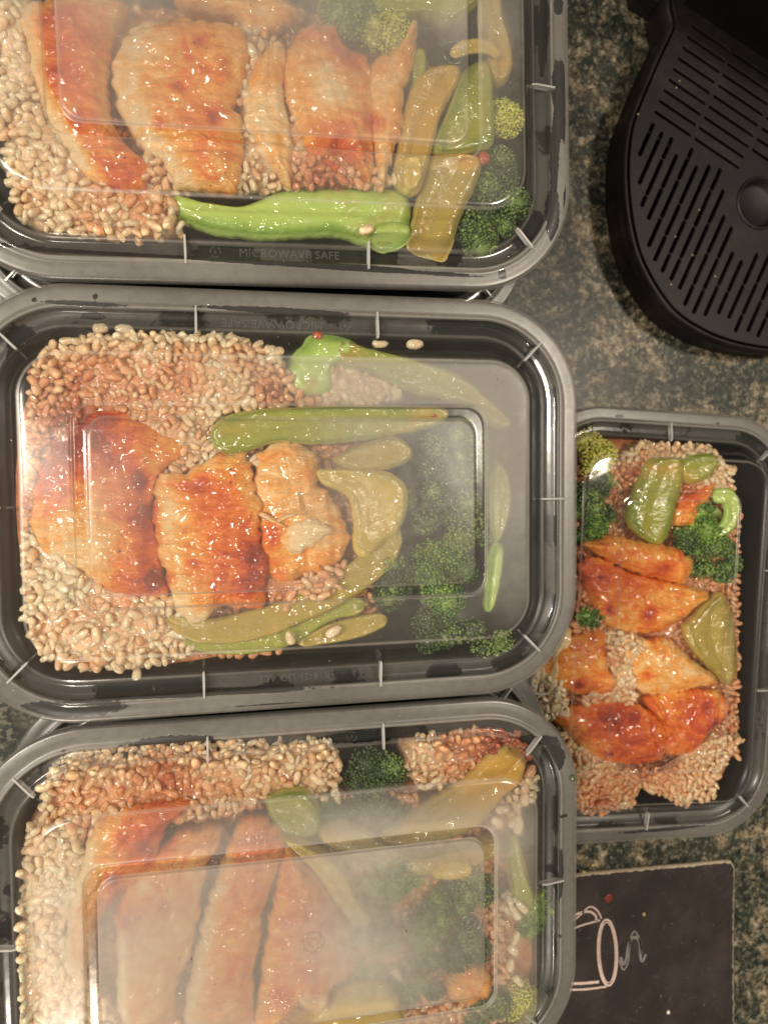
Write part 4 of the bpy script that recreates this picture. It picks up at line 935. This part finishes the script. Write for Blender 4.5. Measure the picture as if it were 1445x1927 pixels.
rice(C3, [(990, 1450), (1008, 1450), (1008, 1500), (960, 1535), (940, 1520), (970, 1495)], 0.5, .0, 'torn clump of white rice at the right wall of the lowest container', (), 22, mound=False)
rice(C3, [(955, 1690), (985, 1700), (975, 1730), (950, 1715)], 2, .0, 'white rice clump over the pale stalk, lowest container', (), 10, mound=False)
rice(C3, [(640, 1500), (780, 1500), (900, 1560), (940, 1700), (960, 1860), (930, 1940), (700, 1940), (640, 1780), (600, 1620)], -1.5, .42, 'dark sauced rice beneath the vegetables of the lowest container', (N4,), 40)

rice(C3, [(90, 1500), (600, 1500), (950, 1500), (960, 1940), (60, 1940)], -6, .5, 'dark sauced rice lying under the chicken of the lowest container', (N1, N2, N3, N4), 40)
# ================================================================== single container at right
C4['sauce'] = [(1110, 1080, 40, .35), (1180, 1085, 50, .22), (1240, 1075, 22, .35), (1217, 1152, 14, .45), (1147, 1150, 9, .6), (1090, 1290, 12, .6), (1190, 1370, 50, .36), (1150, 1350, 30, .15), (1125, 1355, 35, .3), (1143, 1420, 9, .6), (1310, 1350, 40, .35), (1340, 1360, 14, .5), (1290, 915, 36, .65), (1265, 1040, 30, .15),
               (1130, 1510, 30, .4), (1180, 1480, 50, .15), (1250, 1440, 60, .2), (1200, 880, 25, .4), (1180, 895, 25, .35), (1160, 1240, 20, .3), (1240, 880, 25, .35), (1330, 980, 20, .3), (1215, 1270, 10, .4), (1230, 1205, 14, .4)]
R1 = [(1107, 1026), (1135, 1018), (1152, 1008), (1196, 1017), (1268, 1030), (1308, 1057), (1299, 1097), (1268, 1097), (1214, 1084), (1170, 1066), (1138, 1048)]
R2 = [(1092, 1066), (1138, 1052), (1192, 1079), (1250, 1093), (1303, 1106), (1341, 1119), (1312, 1146), (1286, 1168), (1250, 1191), (1210, 1195), (1170, 1191), (1138, 1164), (1112, 1124)]
R3 = [(1060, 1215), (1138, 1186), (1147, 1253), (1165, 1289), (1147, 1311), (1098, 1311), (1050, 1289), (1030, 1253)]
R4 = [(1192, 1231), (1225, 1210), (1245, 1204), (1268, 1209), (1303, 1240), (1357, 1284), (1312, 1298), (1250, 1311), (1205, 1302), (1187, 1267)]
R5 = [(1045, 1351), (1089, 1334), (1134, 1316), (1178, 1325), (1232, 1342), (1259, 1387), (1250, 1432), (1192, 1443), (1134, 1436), (1085, 1396)]
R6 = [(1223, 1320), (1312, 1302), (1366, 1311), (1375, 1342), (1339, 1378), (1312, 1418), (1277, 1427), (1250, 1409), (1259, 1378)]
for poly, h, b, lab, fb in ((R1, 8, .34, 'bright orange chicken strip lying uppermost in the right hand container', .3), (R2, 6, .38, 'frayed fan shaped chicken slice under the orange strip, right hand container', 1.1), (R3, 5, .42, 'orange chicken chunk half covered by the middle container lid', .6),
                        (R4, 6, .24, 'pale chicken wedge under the round mark of the right hand lid', .7), (R5, 5.5, .42, 'deep red sauced chicken slice at the lower left of the right hand container', .5), (R6, 6, .45, 'orange chicken slice at the lower right of the right hand container', .5)):
    piece(C4, 'chicken_slice', poly, h, 4.5, M['chicken'], b, lab, 'chicken slice', fibre=fb, rough=1.0, tilt=(.03, .02), depth=9)
piece(C4, 'chicken_slice', [(1272, 963), (1285, 935), (1312, 918), (1348, 905), (1335, 950), (1303, 990), (1277, 990)], 3.5, 4, M['chicken'], .35, 'small sauced chicken slice between pepper and broccoli, right hand container', 'chicken slice', fibre=1)
piece(C4, 'chicken_flake', [(1040, 1200), (1068, 1170), (1080, 1210), (1060, 1260), (1035, 1290), (1010, 1280)], 3, 4, M['chicken'], -.15, 'whitish chicken flake beside the middle lid corner, right hand container', 'chicken flake', fibre=.5)
piece(C4, 'chicken_flake', [(1165, 1200), (1230, 1205), (1220, 1225), (1190, 1235), (1185, 1270), (1165, 1260)], 4, 2, M['chicken'], .1, 'torn scraps of chicken between the orange chunk and the pale wedge', 'chicken flake', fibre=1.4, rough=1.6, ragged=1.2)
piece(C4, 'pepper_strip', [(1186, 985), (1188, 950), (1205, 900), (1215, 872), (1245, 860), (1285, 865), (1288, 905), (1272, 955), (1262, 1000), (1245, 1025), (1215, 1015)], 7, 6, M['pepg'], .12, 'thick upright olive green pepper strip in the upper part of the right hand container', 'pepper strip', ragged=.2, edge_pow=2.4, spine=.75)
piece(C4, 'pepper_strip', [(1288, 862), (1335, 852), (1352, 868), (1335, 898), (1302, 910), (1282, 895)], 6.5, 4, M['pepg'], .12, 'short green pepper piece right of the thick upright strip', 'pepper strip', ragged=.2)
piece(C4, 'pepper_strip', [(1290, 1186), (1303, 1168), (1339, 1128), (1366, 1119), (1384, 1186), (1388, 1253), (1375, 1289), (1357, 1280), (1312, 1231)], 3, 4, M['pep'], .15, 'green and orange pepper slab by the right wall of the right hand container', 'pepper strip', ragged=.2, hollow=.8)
band(C4, 'pepper_strip', [(1345, 935), (1372, 935), (1382, 962), (1372, 990), (1350, 1003)], [22, 26, 26, 22, 14], 5, M['pepb'], 0, 'curled bright green stalk beside the dark broccoli, right hand container', 'green stalk', 5)
floret(C4, 1122, 858, 38, 42, 6, M['bry'], 'yellow green broccoli floret at the upper left of the right hand container', (1150, 910), tone=.4, bud=1.0)
floret(C4, 1135, 940, 58, 44, 4, M['brd'], 'dark broccoli florets left of the thick pepper strip', (1150, 980), tone=.12, bud=1.0)
floret(C4, 1115, 995, 34, 25, 2, M['brg'], 'small green broccoli crown above the orange chicken strip', None, tone=0, bud=1.0)
floret(C4, 1332, 985, 46, 44, 4, M['brg'], 'green broccoli floret right of the thick pepper strip', (1350, 960), tone=.05, bud=1.0)
floret(C4, 1352, 1062, 60, 54, 3, M['brd'], 'dark brown green broccoli floret at the right wall of the right hand container', None, tone=.13, bud=1.0)
floret(C4, 1292, 1018, 26, 20, 4, M['brd'], 'dark broccoli tuft just above the orange chicken strip, right hand container', None, tone=0, bud=1.0)
floret(C4, 1112, 1165, 28, 28, 2, M['brg'], 'dark green broccoli tuft left of the fan shaped chicken slice', None, tone=0, bud=1.0)
rice(C4, [(1150, 880), (1175, 850), (1210, 832), (1280, 840), (1335, 838), (1350, 860), (1385, 885), (1375, 930), (1280, 940), (1200, 910), (1160, 920)], 1.0, .18, 'rice along the upper wall of the right hand container', (), 110)
rice(C4, [(1060, 1370), (1100, 1400), (1150, 1445), (1250, 1450), (1310, 1420), (1345, 1385), (1395, 1390), (1360, 1440), (1345, 1500), (1290, 1515), (1200, 1480), (1190, 1520), (1110, 1535), (1060, 1500)], 0.5, .28, 'golden rice along the lower wall of the right hand container', (R5, R6), 150)
rice(C4, [(1140, 1190), (1200, 1190), (1210, 1230), (1190, 1330), (1130, 1340), (1090, 1320), (1150, 1300)], 3, .22, 'rice between the chicken chunks of the right hand container', (R3, R4, R5, R2), 40)
rice(C4, [(1000, 1270), (1055, 1280), (1070, 1330), (1050, 1360), (1010, 1340)], 1.5, .05, 'grey rice in the gap between the middle and lowest containers', (), 30)
rice(C4, [(1080, 1060), (1160, 1180), (1120, 1200), (1080, 1190)], 0, .6, 'dark sauced rice left of the fan shaped chicken slice', (R2,), 20)

rice(C4, [(1080, 850), (1320, 850), (1390, 950), (1385, 1420), (1300, 1480), (1080, 1480), (1040, 1250)], -5, .5, 'dark sauced rice lying under the chicken of the right hand container', (R1, R2, R4, R5, R6), 30)
# ------------------------------------------------------------------ coffee maker
def curve_mesh(name, outlines, zt, thick, mat, bevel=0.0):
    cu = bpy.data.curves.new(name, 'CURVE'); cu.dimensions = '2D'; cu.fill_mode = 'BOTH'; cu.extrude = thick / 2; cu.bevel_depth = bevel; cu.bevel_resolution = 2
    for pl in outlines:
        sp = cu.splines.new('POLY'); sp.points.add(len(pl) - 1); sp.use_cyclic_u = True
        for k, (x, y) in enumerate(pl): sp.points[k].co = (x, y, 0, 1)
    o = bpy.data.objects.new(name, cu); COL.objects.link(o)
    me = bpy.data.meshes.new_from_object(o.evaluated_get(bpy.context.evaluated_depsgraph_get()))
    bpy.data.objects.remove(o); me.materials.clear(); me.materials.append(mat)
    me.transform(Matrix.Translation((0, 0, zt - thick / 2))); me.name = name
    return me
ZG = 0.024
cmroot_p = P(1420, 390, 0)
cmr = obj('coffee_maker', None, loc=(cmroot_p[0], cmroot_p[1], 0), label='black coffee maker with rounded slotted drip grate in the upper right corner', cat='coffee maker')
def loc2(px, py, z): q = P(px + 10, py - 9, z); return (q[0] - cmroot_p[0], q[1] - cmroot_p[1])
grate_px = [(1290, 8), (1262, 62), (1232, 125), (1202, 195), (1184, 245), (1176, 300), (1176, 360), (1184, 430), (1200, 490), (1228, 545), (1262, 590), (1300, 618), (1345, 640), (1400, 655), (1460, 660), (1530, 640), (1600, 560), (1640, 440), (1640, 245)]
gw = [loc2(x, y, ZG) for x, y in grate_px]
cen_out = catmull(gw, 160); cen_out = [tuple(p) for p in cen_out]
# keep the two upper corners crisp
def densify(pts, n=8):
    out = []
    for i in range(len(pts)):
        a = np.array(pts[i]); b = np.array(pts[(i + 1) % len(pts)]); out += [tuple(a + (b - a) * k / n) for k in range(n)]
    return out
arc = catmull([loc2(x, y, ZG) for x, y in grate_px], 150)
slots = []
def slot(ax, ay, bx, by, w):
    a = np.array(loc2(ax, ay, ZG)); b = np.array(loc2(bx, by, ZG)); d = (b - a) / np.linalg.norm(b - a); nn = np.array([-d[1], d[0]]); out = []
    for k in range(7): t = -math.pi / 2 + math.pi * k / 6; out.append(tuple(b + w * (d * math.cos(t) + nn * math.sin(t))))
    for k in range(7): t = math.pi / 2 + math.pi * k / 6; out.append(tuple(a + w * (d * math.cos(t) + nn * math.sin(t))))
    slots.append(out)
ex, ey = .829, .559
for r in range(9):
    sx0, sy0 = 1294 - 8.9 * r, 60 + 20 * r
    L0 = 88; pos0 = 0
    for q in range(3):
        L1 = (78, 96, 92)[q]
        a = (sx0 + ex * pos0, sy0 + ey * pos0); b = (a[0] + ex * L1, a[1] + ey * L1)
        if math.hypot(b[0] - 1418, b[1] - 385) > 66 and math.hypot(a[0] - 1418, a[1] - 385) > 66: slot(a[0], a[1], b[0], b[1], .00105)
        pos0 += L1 + 13
fx, fy = -.41, .912
gp = np.array(grate_px, float)
def in_grate(x, y, m=16):
    if not inside_poly(x, y, grate_px): return False
    q = catmull(grate_px, 200); return np.min(np.hypot(q[:, 0] - x, q[:, 1] - y)) > m
for c in range(21):
    sx0, sy0 = 1218 + 18.0 * c, 244 + 12.2 * c
    pos0 = [0, 8, 4, 40, -4, 34, 10, 0, 50, 6][c % 10] * .6
    Ls = [(76, 60, 60), (112, 64, 58), (40, 70, 60), (66, 60, 66), (62, 74, 60)][c % 5]
    for q in range(7):
        L1 = Ls[q % 3] * .95
        a = (sx0 + fx * pos0, sy0 + fy * pos0); b = (a[0] + fx * L1, a[1] + fy * L1)
        while L1 > 14 and not in_grate(b[0], b[1]): L1 -= 6; b = (a[0] + fx * L1, a[1] + fy * L1)
        clear = min(math.hypot(a[0] + fx * L1 * t - 1418, a[1] + fy * L1 * t - 388) for t in (0, .25, .5, .75, 1)) > 56
        if L1 > 14 and clear and in_grate(a[0], a[1], 14): slot(a[0], a[1], b[0], b[1], .0013)
        pos0 += L1 + 8
cch = loc2(1418, 392, ZG); slots.append([(cch[0] + .0132 * math.cos(2 * math.pi * k / 40), cch[1] + .0132 * math.sin(2 * math.pi * k / 40)) for k in range(40)])
obj('drip_grate', curve_mesh('drip_grate', [[tuple(p) for p in arc]] + slots, ZG, .0022, M['coffee'], .00025), cmr)
# round finger recess in the grate
V, F = [], []
cc = loc2(1418, 392, ZG)
for k, (r, z) in enumerate(((.0140, .0003), (.0134, .0012), (.0126, .0010), (.0120, -.0040), (.0098, -.0048), (.0001, -.0048))):
    for j in range(48): a = j / 48 * 2 * math.pi; V.append((cc[0] + r * math.cos(a), cc[1] + r * math.sin(a), ZG + z + .0004))
obj('finger_recess', mesh('finger_recess', V, grid_faces(6, 48), M['coffee'], True), cmr)
# drip tray below the grate: a tapered shell with a lip
def ring_off(pts, off):
    pts = np.array(pts); c = pts.mean(0); t = np.roll(pts, -1, 0) - np.roll(pts, 1, 0); t /= np.linalg.norm(t, axis=1)[:, None]; n_ = np.column_stack([t[:, 1], -t[:, 0]])
    if np.mean(np.sum(n_ * (pts - c), 1)) < 0: n_ = -n_
    return pts + n_ * off
lay = [(-.002, ZG - .0035), (.0004, ZG - .003), (.0009, ZG - .0012), (.0018, ZG - .0005), (.0028, ZG - .0012), (.0034, ZG - .0045), (.0034, ZG - .009), (.0020, ZG - .0105), (.0016, ZG - .016), (.0018, .004), (.0018, .001), (.001, .0002)]
V = np.concatenate([np.column_stack([ring_off(arc, o), np.full(len(arc), z)]) for o, z in lay])
obj('drip_tray', mesh('drip_tray', V, grid_faces(len(lay), len(arc)), M['coffee'], True), cmr)
V = np.concatenate([np.column_stack([ring_off(arc, -.001), np.full(len(arc), ZG - .012)]), np.column_stack([ring_off(arc, -.02), np.full(len(arc), ZG - .013)])])
me = mesh('tray_floor', V, [tuple(f) for f in grid_faces(2, len(arc)).tolist()] + [tuple(len(arc) + k for k in range(len(arc)))], M['coffee_dark'], False)
obj('tray_floor', me, cmr)
# tall body behind the tray
def slab(name, pts, z0, z1, mat, r=.004):
    cu = catmull(pts, 120) if False else np.array(densify(pts, 6)); n = len(cu)
    lay_ = [(-r, z1), (-r * .3, z1 - r * .3), (0, z1 - r), (0, z0)]
    V = np.concatenate([np.column_stack([ring_off(cu, o), np.full(n, z)]) for o, z in lay_]); F_ = [tuple(f) for f in grid_faces(4, n).tolist()] + [tuple(range(n))]
    return mesh(name, V, F_, mat, False)
body_px = [(1296, -6), (1450, 98), (1700, 260), (1800, 100), (1700, -300), (1450, -300)]
obj('body', slab('body', [loc2(x, y, .034) for x, y in body_px], .0, .16, M['coffee_dark']), cmr)
base_px = [(1185, -60), (1192, 0), (1228, 22), (1252, 50), (1450, 140), (1700, 200), (1700, -300), (1250, -300)]
obj('base', slab('base', [loc2(x, y, .012) for x, y in base_px], .0, .014, M['coffee_dark'], .002), cmr)

# ------------------------------------------------------------------ coaster
co_p = P(1250, 1800, 0)
cor = obj('coaster', None, loc=(co_p[0], co_p[1], 0), label='dark brown coaster with worn pale edges and a printed steaming mug', cat='coaster')
ZC = .0035
cpx = [(1382, 1632), (1376, 1621), (1240, 1632), (1090, 1646), (1010, 1654), (1020, 1990), (1380, 1990), (1381, 1900), (1380, 1780)]
cw2 = np.array([P(x, y, ZC)[:2] - co_p[:2] for x, y in cpx])
dn = []
for i in range(len(cw2)):
    a, b = cw2[i], cw2[(i + 1) % len(cw2)]; n_ = max(2, int(np.linalg.norm(b - a) / .0012)); dn += [a + (b - a) * k / n_ for k in range(n_)]
dn = np.array(dn); jit = np.array([noise.fractal(Vector((p[0] * 300, p[1] * 300, 1)), 1, 2, 3) for p in dn]) * .0003
n = len(dn); o1 = ring_off(dn, 0)
def lay3(off, z): return np.column_stack([ring_off(dn, off) + (ring_off(dn, 1) - dn) * jit[:, None], np.full(n, z)])
V = np.concatenate([lay3(-.0018, ZC), lay3(0, ZC - .0003), lay3(.0001, ZC - .0022), lay3(-.0002, .0002)])
obj('card_edge', mesh('card_edge', V, grid_faces(4, n), M['cork'], True), cor)
V = np.column_stack([ring_off(dn, -.0010) + (ring_off(dn, 1) - dn) * (jit[:, None] * 3), np.full(n, ZC + .00015)])
obj('printed_face', mesh('printed_face', V, [tuple(range(n))], M['coaster'], False), cor)
def ribbon(pts_px, w, closed=False):
    p = np.array([P(x, y, ZC)[:2] - co_p[:2] for x, y in pts_px])
    p = catmull(p, 70) if closed else p
    if not closed:
        m = len(p); ext = np.vstack([2 * p[0] - p[1], p, 2 * p[-1] - p[-2]]); out = []
        for tt in np.linspace(0, m - 1, 48):
            i = min(int(tt), m - 2); u = tt - i; p0, p1, p2, p3 = ext[i:i + 4]
            out.append(0.5 * ((2 * p1) + (-p0 + p2) * u + (2 * p0 - 5 * p1 + 4 * p2 - p3) * u * u + (-p0 + 3 * p1 - 3 * p2 + p3) * u ** 3))
        p = np.array(out)
    t = np.gradient(p, axis=0) if not closed else np.roll(p, -1, 0) - np.roll(p, 1, 0); t /= np.linalg.norm(t, axis=1)[:, None]; nn = np.column_stack([-t[:, 1], t[:, 0]])
    ww = np.array([w * (1 + .2 * noise.noise(Vector((q[0] * 400, q[1] * 400, 0)))) for q in p])[:, None] * .00038 / 2
    return p + nn * ww, p - nn * ww, closed
def ribbons(name, items, mat):
    V, F = [], []
    for pts, w, cl in items:
        a, b, _ = ribbon(pts, w, cl); o = len(V); n = len(a)
        for q in a: V.append((q[0], q[1], ZC + .00035))
        for q in b: V.append((q[0], q[1], ZC + .00035))
        for i in range(n if cl else n - 1): F.append((o + i, o + (i + 1) % n, o + n + (i + 1) % n, o + n + i))
    obj(name, mesh(name, V, F, mat, False), cor)
ell = lambda cx, cy, rx, ry, n=24: [(cx + rx * math.cos(2 * math.pi * k / n) + .03 * ry * math.sin(2 * math.pi * k / n), cy + ry * math.sin(2 * math.pi * k / n)) for k in range(n)]
ribbons('mug_drawing', [(ell(1142, 1792, 18, 62), 3.2, True), (ell(1142, 1792, 14.5, 57), 1.8, True), ([(1060, 1755), (1090, 1742), (1128, 1731)], 2.6, False), ([(1060, 1862), (1100, 1861), (1140, 1856)], 3, False), ([(1050, 1850), (1090, 1850), (1126, 1847)], 4, False),
                        ([(1070, 1730), (1088, 1718), (1108, 1715), (1119, 1722), (1122, 1733)], 3.2, False), ([(1075, 1735), (1090, 1722), (1108, 1706), (1122, 1712), (1131, 1728)], 2.2, False), ([(1050, 1750), (1045, 1800), (1052, 1856)], 3, False)], M['print'])
ribbons('steam_drawing', [([(1166, 1800), (1172, 1814), (1178, 1800), (1182, 1775), (1192, 1763), (1202, 1772), (1204, 1800), (1208, 1808), (1214, 1795)], 4.2, False), ([(1163, 1806), (1172, 1824), (1181, 1808), (1184, 1770), (1192, 1752), (1201, 1765), (1206, 1795)], 2.4, False)], M['printg'])
lump('crumb', None, 1115, 1628, .8, 1.0, M['crumb'], 'yellow crumb on the granite just above the coaster edge', 'crumb')
lump('crumb', None, 1211, 1720, ZC / mm + .7, 1.0, M['crumb'], 'yellow crumb lying on the coaster right of the mug handle', 'crumb')
lump('crumb', None, 1257, 1905, ZC / mm + .8, 1.2, M['white'], 'white crumb near the bottom of the coaster', 'crumb')
lump('crumb', None, 1098, 1641, ZC / mm + .7, 1.0, M['crumb'], 'yellow crumb on the coaster top edge beside the lowest container', 'crumb')
lump('sauce_spot', None, 1144, 1690, ZC / mm + .3, 2.6, m_plain('dried_red_sauce', (0.16, 0.03, 0.015), .4), 'dried dark red sauce spot on the coaster above the mug handle', 'sauce spot', .12)
lump('broccoli_crumb', C3, 1077, 1464, .5, 1.2, M['brg'], 'tiny green broccoli crumb on the right rim of the lowest lid', 'crumb', .5)
lump('crumb', None, 1278, 152, ZG / mm + .2, .5, M['coffee_crumb'], 'pale crumb beside the upper long slots of the drip grate', 'crumb')
lump('crumb', None, 1272, 165, ZG / mm + .2, .5, M['coffee_crumb'], 'tiny crumb just under the upper pale crumb of the drip grate', 'crumb')
lump('crumb', None, 1315, 395, ZG / mm + .2, .5, M['coffee_crumb'], 'bright white crumb amid the short slots of the drip grate', 'crumb')
lump('crumb', None, 1270, 445, ZG / mm + .2, .5, M['coffee_crumb'], 'crumb on the left half of the short slots of the drip grate', 'crumb')
lump('crumb', None, 1345, 520, ZG / mm + .2, .5, M['coffee_crumb'], 'crumb on the lower short slots of the drip grate', 'crumb')
lump('crumb', None, 1262, 535, ZG / mm + .2, .5, M['coffee_crumb'], 'reddish crumb near the lower left rim of the drip grate', 'crumb')
lump('crumb', None, 1302, 480, ZG / mm + .2, .5, M['coffee_crumb'], 'small crumb between two central short slots of the drip grate', 'crumb')
lump('crumb', None, 1200, 215, ZG / mm + .2, .5, M['coffee_crumb'], 'speck of food by the left rim of the drip grate', 'crumb')
